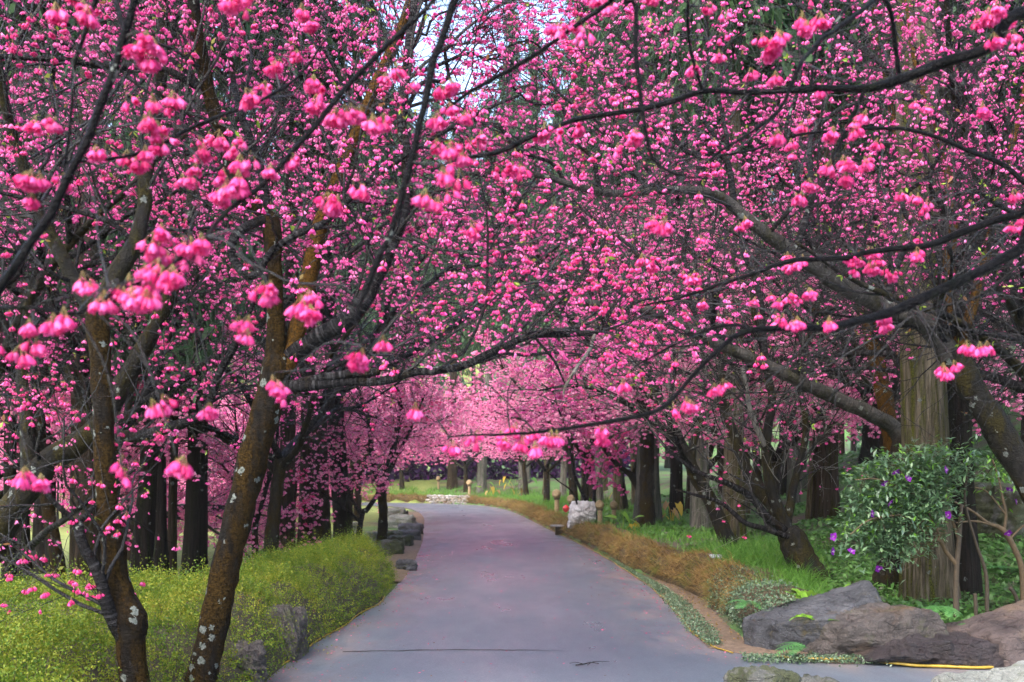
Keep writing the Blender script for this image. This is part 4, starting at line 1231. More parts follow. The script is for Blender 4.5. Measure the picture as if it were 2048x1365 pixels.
near_tree((-3.2, 2.9), 'large cherry beyond the left edge with dark branches hanging close in front',
    [(-3.25, 2.9, -0.15, 0.17), (-3.2, 2.9, 0.6, 0.145), (-3.1, 2.85, 1.3, 0.13), (-2.95, 2.8, 2.2, 0.12), (-2.85, 2.75, 3.1, 0.10), (-2.8, 2.7, 3.8, 0.07)],
    [([(-3.1, 2.85, 1.25, 0.05), (-2.5, 2.75, 1.55, 0.028), (-1.9, 2.65, 1.8, 0.02)],
      [(-60, 650, 2.6, 20), (0, 578, 2.6, 18), (60, 490, 2.6, 18), (120, 390, 2.6, 17), (165, 300, 2.6, 17), (190, 235, 2.6, 17), (235, 110, 2.6, 16), (270, 0, 2.6, 15), (290, -120, 2.6, 12), (300, -240, 2.6, 7)]),
     (None, [(250, 60, 2.6, 10), (215, -60, 2.65, 9), (190, 10, 2.7, 9), (164, 92, 2.7, 8), (147, 143, 2.7, 8), (142, 239, 2.7, 7), (133, 328, 2.7, 6), (128, 370, 2.7, 4)]),
     ([(-2.85, 2.75, 3.1, 0.06), (-1.9, 2.65, 3.9, 0.04), (-1.0, 2.6, 3.9, 0.03), (-0.4, 2.6, 3.4, 0.022)],
      [(915, -60, 2.6, 17), (905, 0, 2.6, 17), (883, 73, 2.6, 16), (865, 128, 2.6, 16), (854, 176, 2.6, 15), (839, 256, 2.6, 14), (821, 319, 2.6, 14), (799, 414, 2.6, 13), (786, 450, 2.6, 12), (762, 512, 2.6, 12), (729, 585, 2.6, 10), (715, 640, 2.6, 6), (727, 690, 2.6, 4)]),
     ([(-2.9, 2.8, 2.6, 0.05), (-2.2, 2.9, 2.5, 0.025)],
      [(-120, 700, 2.5, 12), (0, 690, 2.5, 6), (0, 618, 2.3, 8), (110, 622, 2.3, 7), (157, 628, 2.3, 6), (220, 590, 2.3, 6), (330, 540, 2.35, 6), (403, 480, 2.4, 8), (432, 443, 2.5, 9), (476, 405, 2.6, 10), (538, 355, 2.65, 10), (590, 295, 2.7, 11), (622, 260, 2.7, 11), (666, 205, 2.75, 11), (700, 165, 2.8, 11), (760, 105, 2.8, 10), (810, 62, 2.8, 10), (872, 0, 2.8, 9), (930, -80, 2.8, 6)]),
     (None, [(133, 328, 2.7, 5), (200, 320, 2.8, 6), (290, 300, 2.9, 7), (400, 245, 3.0, 8), (506, 205, 3.0, 7), (590, 160, 3.1, 6), (650, 80, 3.1, 4)])],
    [(150, 20, 5), (300, 105, 4), (320, 205, 4), (318, 250, 4), (100, 262, 3), (58, 375, 4), (92, 362, 3), (195, 315, 1), (213, 332, 1), (270, 325, 2), (325, 302, 3), (395, 300, 4), (380, 370, 3), (405, 355, 2), (452, 385, 4), (468, 290, 2), (480, 325, 2), (500, 210, 2), (556, 145, 3), (552, 175, 2), (652, 180, 3), (692, 228, 4), (745, 250, 3), (560, 342, 2), (325, 478, 2), (335, 505, 3), (382, 495, 3), (345, 548, 3), (322, 552, 2), (275, 550, 3), (282, 580, 3), (215, 600, 3), (240, 605, 2), (168, 592, 2), (112, 632, 2), (65, 672, 2), (10, 700, 2), (58, 957, 3), (245, 966, 2), (350, 932, 2), (532, 592, 2), (540, 605, 2), (600, 598, 2), (626, 598, 2), (480, 655, 3), (548, 775, 2), (562, 797, 2), (326, 812, 2), (735, 705, 3), (430, 815, 1), (470, 10, 3), (620, 30, 2), (880, 320, 4), (906, 352, 2), (868, 400, 3), (725, 375, 2), (640, 390, 2)], 301)

near_tree((3.7, 4.0), 'large cherry beyond the right edge with branches crossing the top right in front',
    [(3.75, 4.0, -0.15, 0.18), (3.7, 4.0, 0.7, 0.15), (3.6, 3.95, 1.6, 0.13), (3.5, 3.85, 2.5, 0.11), (3.35, 3.7, 3.4, 0.08), (3.2, 3.6, 4.1, 0.05)],
    [([(3.5, 3.85, 2.4, 0.05), (2.9, 3.6, 2.85, 0.032)],
      [(2110, 30, 3.3, 24), (1980, 95, 3.3, 23), (1900, 122, 3.35, 22), (1800, 155, 3.4, 19), (1730, 176, 3.4, 15), (1640, 180, 3.45, 13), (1560, 184, 3.5, 12), (1480, 186, 3.5, 11), (1405, 183, 3.5, 11), (1279, 220, 3.5, 11), (1172, 234, 3.5, 10), (1077, 267, 3.5, 10), (1004, 300, 3.5, 9), (918, 320, 3.5, 6), (860, 345, 3.5, 3)]),
     ([(3.6, 3.95, 1.7, 0.05), (3.0, 4.1, 2.2, 0.03)],
      [(2120, 385, 4, 18), (2048, 425, 4, 16), (1980, 445, 4.05, 15), (1890, 480, 4.1, 15), (1844, 495, 4.1, 13), (1740, 505, 4.2, 11), (1690, 518, 4.2, 10), (1580, 522, 4.3, 9), (1500, 550, 4.3, 8), (1430, 572, 4.4, 7), (1350, 598, 4.4, 5), (1280, 612, 4.4, 3)]),
     ([(3.62, 3.95, 1.4, 0.05), (2.9, 3.75, 1.95, 0.03)],
      [(2120, 455, 3.5, 22), (2040, 502, 3.5, 21), (1960, 545, 3.5, 20), (1860, 588, 3.5, 20), (1780, 622, 3.5, 19), (1700, 642, 3.45, 17), (1640, 655, 3.4, 15), (1500, 664, 3.35, 12), (1440, 700, 3.3, 10), (1380, 762, 3.3, 9), (1330, 812, 3.25, 9), (1270, 832, 3.2, 8), (1180, 849, 3.2, 8), (1100, 860, 3.2, 7), (1000, 868, 3.2, 6), (945, 870, 3.2, 4), (898, 874, 3.2, 3)]),
     ([(3.2, 3.6, 4.1, 0.04), (2.2, 3.2, 4.6, 0.025), (1.0, 3.0, 4.2, 0.015)],
      [(1280, -60, 3, 10), (1273, 0, 3, 10), (1268, 91, 3, 10), (1279, 183, 3, 9), (1290, 256, 3, 8), (1300, 311, 3, 8), (1323, 337, 3, 6), (1381, 355, 3, 4), (1440, 360, 3, 3)]),
     (None, [(1405, 184, 3.5, 7), (1389, 128, 3.45, 7), (1378, 73, 3.4, 6), (1378, 0, 3.3, 6), (1370, -80, 3.3, 4)]),
     (None, [(1730, 176, 3.4, 9), (1703, 237, 3.4, 8), (1670, 310, 3.4, 6), (1650, 360, 3.4, 4)]),
     (None, [(1800, 155, 3.4, 9), (1772, 0, 3.2, 9), (1680, 56, 2.9, 9), (1631, 89, 2.8, 8), (1601, 132, 2.7, 8), (1558, 217, 2.7, 8), (1499, 264, 2.7, 7), (1426, 313, 2.7, 6), (1420, 345, 2.7, 3)]),
     ([(2.9, 4.0, 2.5, 0.02)],
      [(2120, 420, 4, 11), (2048, 366, 4, 11), (2010, 330, 4, 10), (1914, 290, 4, 9), (1838, 264, 4, 8), (1763, 257, 4, 7), (1604, 270, 4, 6), (1500, 300, 4, 5), (1426, 313, 4, 4)]),
     ([(3.2, 3.6, 4.0, 0.03), (2.0, 3.3, 4.3, 0.02)],
      [(1320, -90, 3, 10), (1224, 0, 3, 10), (1154, 48, 3, 10), (1081, 99, 3, 9), (1015, 139, 3, 9), (920, 198, 3, 7), (857, 249, 3, 5), (828, 278, 3, 3)]),
     (None, [(1620, 181, 3.42, 7), (1635, 90, 3.4, 6), (1690, 20, 3.4, 5), (1720, -60, 3.4, 3)]),
     (None, [(1500, 664, 3.35, 7), (1480, 650, 3.4, 7), (1420, 660, 3.5, 6), (1350, 690, 3.6, 5), (1270, 735, 3.7, 3)])],
    [(790, 160, 3), (900, 182, 2), (915, 242, 3), (945, 290, 3), (955, 460, 2), (990, 350, 3), (1040, 350, 2), (1110, 268, 3), (1160, 270, 1), (1250, 282, 2), (1300, 5, 1), (1130, 60, 3), (1165, 65, 2), (1550, 88, 5), (1540, 168, 2), (1575, 300, 2), (1605, 392, 3), (1632, 386, 2), (1700, 335, 4), (1720, 302, 4), (1670, 340, 2), (1690, 285, 2), (1560, 268, 1), (1640, 210, 1), (1830, 245, 2), (1965, 212, 1), (1990, 55, 4), (2030, 85, 4), (2010, 30, 3), (1795, 410, 2), (1830, 412, 3), (1705, 528, 4), (1720, 538, 3), (1750, 540, 3), (1790, 565, 3), (1603, 540, 2), (1572, 605, 3), (1618, 608, 2), (1648, 650, 2), (1550, 645, 3), (1575, 650, 2), (1525, 610, 2), (1405, 582, 3), (1290, 548, 3), (1905, 742, 1), (1876, 752, 2), (1958, 712, 2), (1945, 708, 2), (2038, 402, 3), (2046, 455, 3), (1028, 888, 4), (1045, 880, 2), (940, 886, 2), (905, 892, 1), (1088, 882, 3), (1210, 878, 2), (1392, 822, 3), (1418, 790, 2), (1240, 768, 1), (822, 826, 1), (1580, 540, 2), (1480, 472, 2), (1340, 460, 2), (1385, 162, 2), (1220, 22, 2), (1440, 100, 2), (1435, 40, 2), (1600, 30, 3), (1640, 60, 3), (1720, 245, 2), (1620, 260, 2), (1500, 170, 1), (1750, 650, 2), (1765, 640, 2), (1840, 505, 2), (1830, 470, 1)], 302)


# ------------------------------------------------------------------ avenue cherries: five kinds, copied
def generic(kind, label, seed, h_tr=1.5, n_l=5, spread_a=(0.55, 1.0), ll=(3.2, 4.6), low=0, **kw):
    g = np.random.default_rng(seed)
    base = np.zeros(3)
    lean = g.normal(size=2) * 0.12
    TP = np.array([[0, 0, -0.12], [lean[0] * 0.3, lean[1] * 0.3, h_tr * 0.4], [lean[0], lean[1], h_tr]])
    trunks = [(TP, np.array([0.15, 0.115, 0.105]), M['dark_trunk'])]
    limbs = []
    top = TP[-1]
    for i in range(n_l):
        az = i / n_l * 6.283 + g.uniform(-0.3, 0.3)
        inc = g.uniform(*spread_a)
        if i < low: inc = g.uniform(1.2, 1.5)
        L = g.uniform(*ll)
        d = np.array([[math.sin(inc) * math.cos(az), math.sin(inc) * math.sin(az), math.cos(inc)]])
        P = grow(top[None] - np.array([[0, 0, g.uniform(0, 0.3)]]), d, np.array([L]), 9, 0.10, -0.045 if i >= low else -0.06, g)[0]
        limbs.append((P, np.linspace(0.065, 0.012, 9), g.choice([M['limb'], M['mossy_limb']])))
        for q in range(2):
            k = g.integers(2, 6)
            t = nrm(P[k + 1] - P[k]); s = nrm(np.cross(t, [0, 0, 1.0])) * (1 if q else -1)
            P2 = grow(P[k][None], (t * 0.75 + s * g.uniform(0.4, 0.8) + np.array([0, 0, 0.1]))[None], np.array([L * 0.55]), 8, 0.12, -0.02, g)[0]
            limbs.append((P2, np.linspace(0.032, 0.008, 8), M['limb']))
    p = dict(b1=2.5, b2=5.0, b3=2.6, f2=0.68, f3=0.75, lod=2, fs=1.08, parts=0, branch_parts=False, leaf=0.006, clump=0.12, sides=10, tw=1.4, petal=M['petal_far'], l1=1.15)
    p.update(kw)
    global road_clear
    keep = road_clear
    road_clear = lambda P_, o_: np.ones(len(P_), bool)
    r, n = cherry(base, label, trunks, limbs, p, g)
    road_clear = keep
    return r


VAR = [generic(0, 'x', 501, h_tr=1.7, spread_a=(0.5, 0.95), zmin=1.9),
       generic(1, 'x', 502, h_tr=1.5, n_l=6, spread_a=(0.6, 1.1), zmin=1.8),
       generic(2, 'x', 503, h_tr=2.0, n_l=5, spread_a=(0.45, 0.9), ll=(3.6, 5.0), zmin=2.1),
       generic(3, 'x', 504, h_tr=1.1, n_l=7, low=3, spread_a=(0.6, 1.1), zmin=0.35),
       generic(4, 'x', 505, h_tr=1.3, n_l=6, spread_a=(0.35, 0.9), f2=0.2, f3=0.24, b1=3.0, b2=5.5, zmin=1.6, twig_mat=M['grey_twig'])]
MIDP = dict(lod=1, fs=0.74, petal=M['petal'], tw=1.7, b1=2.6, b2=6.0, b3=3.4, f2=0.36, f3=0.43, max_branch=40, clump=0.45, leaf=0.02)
VAR.append(generic(5, 'x', 506, h_tr=2.2, n_l=6, ll=(4.4, 6.0), spread_a=(0.4, 0.95), zmin=4.0, **MIDP))
VAR.append(generic(6, 'x', 507, h_tr=2.0, n_l=6, ll=(4.0, 5.6), spread_a=(0.45, 1.1), zmin=3.9, **MIDP))
FIRST = [True] * len(VAR)


def plant(kind, x, y, rz, s, label, group=None):
    z = gz(x, y) - 0.03
    if FIRST[kind]:
        FIRST[kind] = False
        o = VAR[kind]
        o.location = (x, y, z); o.rotation_euler = (0, 0, rz); o.scale = (s,) * 3
        o['label'] = label
        if group: o['group'] = group
        return o
    return copy_tree(VAR[kind], (x, y, z), rz, s, label, group)


GR = 'cherries lining the right of the road'
GLf = 'cherries lining the left of the road'
GB = 'far pink cherries beyond the left lawn'
GT = 'far pink cherries massed at the bend of the road'
AV = [  # kind, x, y, scale, label, group
    (3, -7.6, 20.0, 0.95, 'low branched cherry at the lawn edge drooping almost to the ground', GLf),
    (3, -6.6, 25.0, 0.9, 'low branched cherry drooping beside the round grey stone', GLf),
    (5, -5.05, 12.6, 1.0, 'tall cherry straight behind the forked mossy one', GLf),
    (6, -6.6, 11.0, 1.1, 'tall cherry at the left edge behind the slanting dark one', GLf),
    (6, -4.1, 16.8, 1.0, 'tall cherry behind the middle of the hedge', GLf),
    (5, 6.4, 11.3, 1.1, 'tall cherry at the right edge behind the leaning one', GR),
    (6, 5.9, 9.9, 1.0, 'tall cherry just outside the right edge whose boughs hang before the conifers', GR),
    (6, 5.9, 15.6, 1.1, 'tall cherry behind the brown conifer trunk', GR),
    (5, 4.0, 18.2, 1.1, 'tall cherry in line with the black trunked one', GR),
    (0, -6.0, 27.0, 0.95, 'cherry on the left lawn behind the mossy stones', GLf),
    (0, -5.6, 34.0, 1.1, 'cherry on the left past the last mossy stone', GLf),
    (1, -8.6, 42.0, 1.1, 'cherry on the left where the road begins to bend', GLf),
    (0, -11.5, 51.0, 1.1, 'cherry on the inside of the left bend', GLf),
    (0, -13.0, 55.5, 1.2, 'cherry on the inside of the bend farthest to the left', GLf),
    (1, -8.2, 15.0, 0.95, 'cherry between the hedge and the lawn left of the broad conifer', GLf),
    (2, -7.8, 20.0, 1.0, 'cherry at the near edge of the left lawn', GLf),
    (1, 5.0, 19.0, 1.0, 'bare twigged cherry behind the mossy turf bank on the right', GR),
    (4, 6.8, 16.5, 1.0, 'sparse grey twigged cherry among the right hand conifers', GR),
    (4, 4.4, 23.0, 1.05, 'sparse cherry standing behind the carved posts', GR),
    (2, 3.6, 32.0, 1.1, 'cherry beyond the white rock on the right', GR),
    (0, 2.8, 38.0, 1.1, 'cherry beside the yellow leaved plants on the right', GR),
    (1, 1.6, 46.0, 1.15, 'cherry on the grass near the outer side of the bend', GR),
    (0, 2.2, 35.0, 1.25, 'cherry arching over the road past the white rock', GR),
    (1, -5.9, 38.0, 1.25, 'cherry arching over the road from the left before the bend', GLf),
    (0, -5.2, 31.0, 1.15, 'cherry arching over the road beside the pale stones', GLf),
    (5, 3.1, 23.0, 1.45, 'tallest cherry on the right, between the posts and the road', GR),
    (5, -4.0, 21.0, 1.45, 'tallest cherry on the left, rising past the hedge end', GLf),
    (2, 7.2, 29.0, 1.1, 'cherry deeper in the right hand wood', GR),
    (4, 9.4, 21.0, 1.1, 'sparse cherry at the foot of the grassy slope', GR),
    (0, 0.8, 56.0, 1.15, 'cherry massed in pink at the bend of the road', GT),
    (1, -3.0, 64.5, 1.2, 'cherry massed in pink at the bend of the road', GT),
    (2, -7.5, 68.0, 1.25, 'cherry massed in pink at the bend of the road', GT),
    (0, -13.0, 71.0, 1.3, 'cherry massed in pink at the bend of the road', GT),
    (1, 4.5, 60.0, 1.2, 'cherry massed in pink at the bend of the road', GT),
    (2, 6.0, 48.0, 1.2, 'cherry massed in pink at the bend of the road', GT),
    (0, -5.0, 74.0, 1.5, 'cherry massed in pink at the bend of the road', GT),
    (2, 1.5, 72.0, 1.5, 'cherry massed in pink at the bend of the road', GT),
    (3, -13.0, 33.0, 1.1, 'pale pink cherry across the left lawn', GB),
    (3, -16.5, 38.0, 1.2, 'pale pink cherry across the left lawn', GB),
    (1, -20.5, 42.0, 1.3, 'pale pink cherry across the left lawn', GB),
    (3, -12.5, 44.0, 1.3, 'pale pink cherry across the left lawn', GB),
    (3, -24.0, 50.0, 1.4, 'pale pink cherry across the left lawn', GB),
    (1, -17.5, 52.0, 1.4, 'pale pink cherry across the left lawn', GB),
    (3, -10.0, 37.0, 1.1, 'pale pink cherry across the left lawn', GB),
    (3, -21.0, 34.0, 1.2, 'pale pink cherry across the left lawn', GB),
]
ga = np.random.default_rng(9)
for kind, x, y, s, lab, grp in AV:
    plant(kind, x, y, ga.uniform(0, 6.28), s, lab, grp)
# ------------------------------------------------------------------ conifers
def conifer_meshes(seed, H=24.0, crown=8.0, lmax=3.2, nb=150, low_sprays=0):
    g = np.random.default_rng(seed)
    n = 60
    t = np.linspace(0, 1, n)
    path = np.stack([0.12 * np.sin(t * 3 + seed) + 0.05 * np.sin(t * 17 + seed), 0.12 * np.cos(t * 2.4 + seed) + 0.05 * np.cos(t * 15 + 2 * seed), t * (H + 0.6) - 0.6], -1)
    path[:, :2] -= path[1, :2]
    rad = 0.26 * (1 - 0.93 * np.clip(t - 0.025, 0, 1)) + 0.02
    S = 20
    hz = path[:, 2]
    V, Q, T, al = tubes(path, rad, S)
    c = np.repeat(path, S, axis=0); w = V - c
    ang = np.tile(np.arange(S) / S * 6.283, n); hh = np.repeat(hz, S)
    flare = 1 + 0.26 * np.exp(-np.maximum(hh, 0) / 0.35) + 0.16 * np.exp(-np.maximum(hh, 0) / 0.8) * np.cos(ang * 5 + seed) + 0.05 * np.cos(ang * 7 + hh * 0.7) + 0.09 * snoise(V * np.array([3, 3, 0.8]), 2.0, seed) + 0.05 * snoise(V * np.array([3, 3, 2.0]), 4.0, seed + 9)
    V = c + w * flare[:, None]
    mb = MB(); mb.add(V, Q, None, 0, al)
    trunk = mb.mesh('trunk', [M['conifer_dark']])
    br, fo = MB(), MB()
    hs = crown + (H - crown) * g.random(nb) ** 1.1
    az = g.uniform(0, 6.283, nb)
    L = lmax * (1 - (hs - crown) / (H - crown)) ** 0.8 * g.uniform(0.6, 1.1, nb) + 0.4
    d = np.stack([np.cos(az), np.sin(az), np.full(nb, 0.12)], -1)
    st = np.stack([np.interp(hs, hz, path[:, 0]), np.interp(hs, hz, path[:, 1]), hs], -1)
    B = grow(st, d, L, 7, 0.08, -0.10, g)
    Vb, Qb, _, al = tubes(B, np.linspace(1, 0.25, 7)[None] * (0.02 + 0.008 * L[:, None]), 4)
    br.add(Vb, Qb, None, 0, al)
    # hanging sprays of needles
    per = 64
    k = g.integers(1, 7, (nb, per)); f = g.random((nb, per, 1))
    p = np.take_along_axis(B, k[:, :, None] - 1, 1) * f + np.take_along_axis(B, k[:, :, None], 1) * (1 - f)
    p = p.reshape(-1, 3) + g.normal(size=(nb * per, 3)) * 0.2
    m = len(p)
    out = np.repeat(d, per, axis=0)
    dd = nrm(out * 0.5 + g.normal(size=(m, 3)) * 0.55 + np.array([0, 0, -0.75]))
    s = nrm(np.cross(dd, g.normal(size=(m, 3))))
    ln = g.uniform(0.25, 0.6, (m, 1)); wd = g.uniform(0.03, 0.07, (m, 1))
    V = np.stack([p, p + dd * ln * 0.45 + s * wd, p + dd * ln, p + dd * ln * 0.5 - s * wd], 1).reshape(-1, 3)
    fo.add(V, np.arange(m * 4).reshape(-1, 4))
    return trunk, br.mesh('branches', [M['conifer_dark']]), fo.mesh('needles', [M['needles']], smooth=False), m


CON = [conifer_meshes(1), conifer_meshes(2, H=26, crown=9.0, nb=170), conifer_meshes(3, H=22, crown=7.0, lmax=3.6, nb=150)]
CON_LOW = conifer_meshes(4, H=20, crown=3.2, lmax=2.6, nb=210)
TRUNK_COPIES = {}


def trunk_in(mesh, mat):
    key = (mesh.name, mat.name)
    if key not in TRUNK_COPIES:
        c = mesh.copy(); c.name = 'trunk'; c.materials.clear(); c.materials.append(mat); TRUNK_COPIES[key] = c
    return TRUNK_COPIES[key]


def conifer(x, y, width, label, mat, group=None, var=0, low=False, hs=1.0, crown=1.0):
    tm, bm, fm, _ = CON_LOW if low else CON[var % 3]
    z = gz(x, y)
    root = empty('conifer', (x, y, z), label, 'conifer', group)
    root.rotation_euler = (ga.normal() * 0.022, ga.normal() * 0.03, 0)
    s = width / 0.58
    rz = ga.uniform(0, 6.28)
    obj('trunk', trunk_in(tm, M[mat]), root, (0, 0, 0), (0, 0, rz), (s, s, hs))
    tag(obj('branches', bm, root, (0, 0, 0), (0, 0, rz), (crown, crown, hs)), kind='stuff')
    tag(obj('needles', fm, root, (0, 0, 0), (0, 0, rz), (crown, crown, hs)), kind='stuff')
    return root


def conifer_px(px, py, w, label, mat, var=0, low=False, group=None, hs=1.15, crown=0.65):
    p = ground_hit(px, py)
    return conifer(p[0], p[1], w / FPX * p[1], label, mat, group, var, low, hs, crown)


conifer_px(1862, 1206, 96, 'thick conifer with mossy yellow green trunk behind the purple flowered bush', 'conifer_moss', 1)
conifer_px(1926, 1196, 58, 'dark conifer close behind the thick mossy one', 'conifer_dark', 0)
conifer_px(1653, 1040, 50, 'brown conifer trunk between the many stemmed cherry and the flowering bush', 'conifer_brown', 2)
conifer_px(1402, 1062, 40, 'pale grey conifer with moss round its foot', 'conifer_pale', 0)
conifer_px(1468, 1092, 42, 'brown green conifer right behind the black trunked cherry', 'conifer_moss', 2)
conifer_px(1565, 992, 22, 'dark conifer behind the upright stems of the many stemmed cherry', 'conifer_dark', 1)
conifer_px(1602, 985, 20, 'pale conifer with flaking foot left of the brown trunk', 'conifer_pale', 2)
conifer_px(1294, 1047, 48, 'thick grey conifer with lichen behind the crooked mossy cherry', 'conifer_pale', 1)
conifer_px(1352, 1030, 26, 'dark shaded conifer right of the thick grey one', 'conifer_dark', 0)
conifer_px(1236, 1026, 20, 'green grey conifer behind the pair of carved posts', 'conifer_moss', 1)
conifer_px(1176, 1006, 26, 'conifer half pale half brown rising behind the white rock', 'conifer_brown', 0)
conifer_px(1092, 992, 14, 'mossy conifer trunk right of the yellow leaved plants', 'conifer_moss', 2)
conifer_px(1050, 966, 20, 'grey conifer behind the yellow leaved plants', 'conifer_pale', 1)
conifer_px(963, 985, 19, 'pale straight conifer left of the yellow leaved plants', 'conifer_pale', 0)
conifer_px(905, 977, 20, 'split toned conifer between the two far carved posts', 'conifer_brown', 2)
conifer_px(845, 958, 13, 'grey conifer farthest left on the grass bank at the bend', 'conifer_pale', 1)
# left side
conifer_px(172, 1214, 58, 'broad brown conifer trunk behind the forked cherry', 'conifer_brown', 1)
conifer_px(278, 1178, 40, 'conifer draped with drooping green foliage right of the forked cherry', 'conifer_dark', 0, low=True)
conifer_px(320, 1164, 26, 'dark conifer next to the foliage draped one', 'conifer_dark', 2)
conifer_px(342, 1160, 19, 'slim leaning conifer in the middle of the left group', 'conifer_brown', 1)
conifer_px(390, 1150, 44, 'stout black conifer just left of the leaning cherry', 'conifer_dark', 1)
conifer_px(572, 1114, 32, 'brown conifer trunk behind the right part of the hedge', 'conifer_brown', 0)
conifer_px(612, 1108, 32, 'dark conifer beside the brown one behind the hedge', 'conifer_brown', 2)
conifer_px(690, 1102, 36, 'dark mossy conifer left of the black thin cherry', 'conifer_dark', 0)
conifer_px(18, 1204, 26, 'dark conifer behind the bent cherry stump', 'conifer_dark', 2)
conifer_px(103, 1205, 18, 'green dark conifer left of the slim lichen flecked cherry', 'conifer_dark', 1)
conifer_px(45, 1160, 30, 'shaded conifer with low green boughs at the far left', 'conifer_dark', 1, low=True)

GCON = 'dark conifers of the wood on the right'
gcn = np.random.default_rng(31)
mats = ['conifer_dark', 'conifer_dark', 'conifer_brown', 'conifer_moss', 'conifer_pale']
LABC = {'conifer_dark': 'dark conifer trunk deep in the right hand wood', 'conifer_brown': 'brown conifer trunk deep in the right hand wood', 'conifer_moss': 'mossy conifer trunk deep in the right hand wood', 'conifer_pale': 'pale conifer trunk deep in the right hand wood'}
used = []
tries = 0
while len(used) < 46 and tries < 4000:
    tries += 1
    y = gcn.uniform(19, 62); x = gcn.uniform(6.5, 34)
    if x < 0.27 * y + 2.5: continue
    if any(math.hypot(x - a, y - b) < 2.0 for a, b in used): continue
    used.append((x, y))
    conifer(x, y, gcn.uniform(0.3, 0.6), LABC[(mk := mats[gcn.integers(0, 5)])], mk, GCON, int(gcn.integers(0, 3)), gcn.random() < 0.12, gcn.uniform(0.95, 1.25), 1.1 if x > 0.36 * y else 0.65)
GSC = 'slender conifers among the carved posts and the right hand cherries'
for x, y, w_, mk in [(4.6, 21.5, .22, 'conifer_pale'), (5.6, 24.0, .26, 'conifer_moss'), (4.9, 27.5, .24, 'conifer_brown'), (6.3, 21.0, .2, 'conifer_moss'), (7.2, 25.5, .28, 'conifer_pale'), (5.8, 31.0, .26, 'conifer_pale'), (4.3, 34.5, .26, 'conifer_moss'), (7.0, 33.0, .3, 'conifer_brown'), (3.6, 41.0, .3, 'conifer_pale'), (5.6, 40.0, .3, 'conifer_brown'), (2.6, 51.0, .34, 'conifer_pale'), (4.8, 52.0, .34, 'conifer_moss'), (0.6, 62.0, .4, 'conifer_pale'), (-2.2, 68.0, .42, 'conifer_pale')]:
    conifer(x, y, w_, {'conifer_pale': 'slender pale conifer trunk among the right hand cherries', 'conifer_moss': 'slender mossy conifer trunk among the right hand cherries', 'conifer_brown': 'slender brown conifer trunk among the right hand cherries'}[mk], mk, GSC, int(gcn.integers(0, 3)), False, 1.2, 0.5)
GFC = 'tall conifers beyond the bend'
for k in range(26):
    x = -34 + k * 2.6 + gcn.uniform(-1, 1); y = gcn.uniform(80, 104)
    conifer(x, y, gcn.uniform(0.4, 0.65), 'tall conifer beyond the bend behind the pink blossom', mats[gcn.integers(0, 5)], GFC, int(gcn.integers(0, 3)), gcn.random() < 0.4, gcn.uniform(1.25, 1.55), 1.5)
GLC = 'conifers along the far side of the left lawn'
for k in range(12):
    x = -46 + k * 3.1 + gcn.uniform(-1, 1); y = gcn.uniform(60, 74)
    conifer(x, y, gcn.uniform(0.35, 0.6), 'tall conifer along the far side of the left lawn', mats[gcn.integers(0, 3)], GLC, int(gcn.integers(0, 3)), gcn.random() < 0.4, gcn.uniform(0.8, 1.1), 1.2)
GLN = 'dark conifers behind the left hand cherries'
for x, y, lw in [(-8.2, 17.5, True), (-10.5, 19.5, False)]:
    conifer(x, y, gcn.uniform(0.3, 0.45), 'dark green conifer behind the left hand cherries', 'conifer_dark', GLN, int(gcn.integers(0, 3)), lw, 0.95, 1.1)

# dark violet mass of loose small faces under the trees at the bend
g = np.random.default_rng(41)
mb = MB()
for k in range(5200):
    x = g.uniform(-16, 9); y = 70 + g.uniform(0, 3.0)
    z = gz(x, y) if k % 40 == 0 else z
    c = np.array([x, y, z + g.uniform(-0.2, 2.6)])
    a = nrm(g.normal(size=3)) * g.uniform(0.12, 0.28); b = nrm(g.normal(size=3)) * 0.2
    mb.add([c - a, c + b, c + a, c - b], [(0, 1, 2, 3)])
tag(obj('violet_mass', mb.mesh('violet_mass', [M['violet']], smooth=False)), 'dark violet mass under the trees at the bend', kind='stuff')


# ------------------------------------------------------------------ hedge on the left
HPOLY = np.array([(-2.12, 5.2), (-1.98, 7.6), (-1.96, 9.0), (-1.86, 10.6), (-1.74, 13.2), (-1.82, 15.2), (-2.1, 16.3), (-2.6, 16.6), (-3.3, 14.2), (-3.35, 11.5), (-3.5, 10.2), (-4.6, 9.3), (-7.0, 9.0), (-7.0, 4.6), (-2.3, 4.6)])


def in_poly(x, y, poly):
    c = np.zeros(x.shape, bool)
    for (ax, ay), (bx, by) in zip(poly, np.roll(poly, -1, axis=0)):
        cond = ((ay > y) != (by > y)) & (x < (bx - ax) * (y - ay) / (by - ay + 1e-12) + ax)
        c ^= cond
    return c


def poly_dist(x, y, poly):
    best = np.full(x.shape, 1e9); nx = np.zeros(x.shape); ny = np.zeros(x.shape)
    for (ax, ay), (bx, by) in zip(poly, np.roll(poly, -1, axis=0)):
        dx, dy = bx - ax, by - ay
        t = np.clip(((x - ax) * dx + (y - ay) * dy) / (dx * dx + dy * dy), 0, 1)
        ex, ey = x - ax - t * dx, y - ay - t * dy
        d = np.hypot(ex, ey)
        up = d < best
        best = np.where(up, d, best); nx = np.where(up, -ex / (d + 1e-9), nx); ny = np.where(up, -ey / (d + 1e-9), ny)
    return best, nx, ny


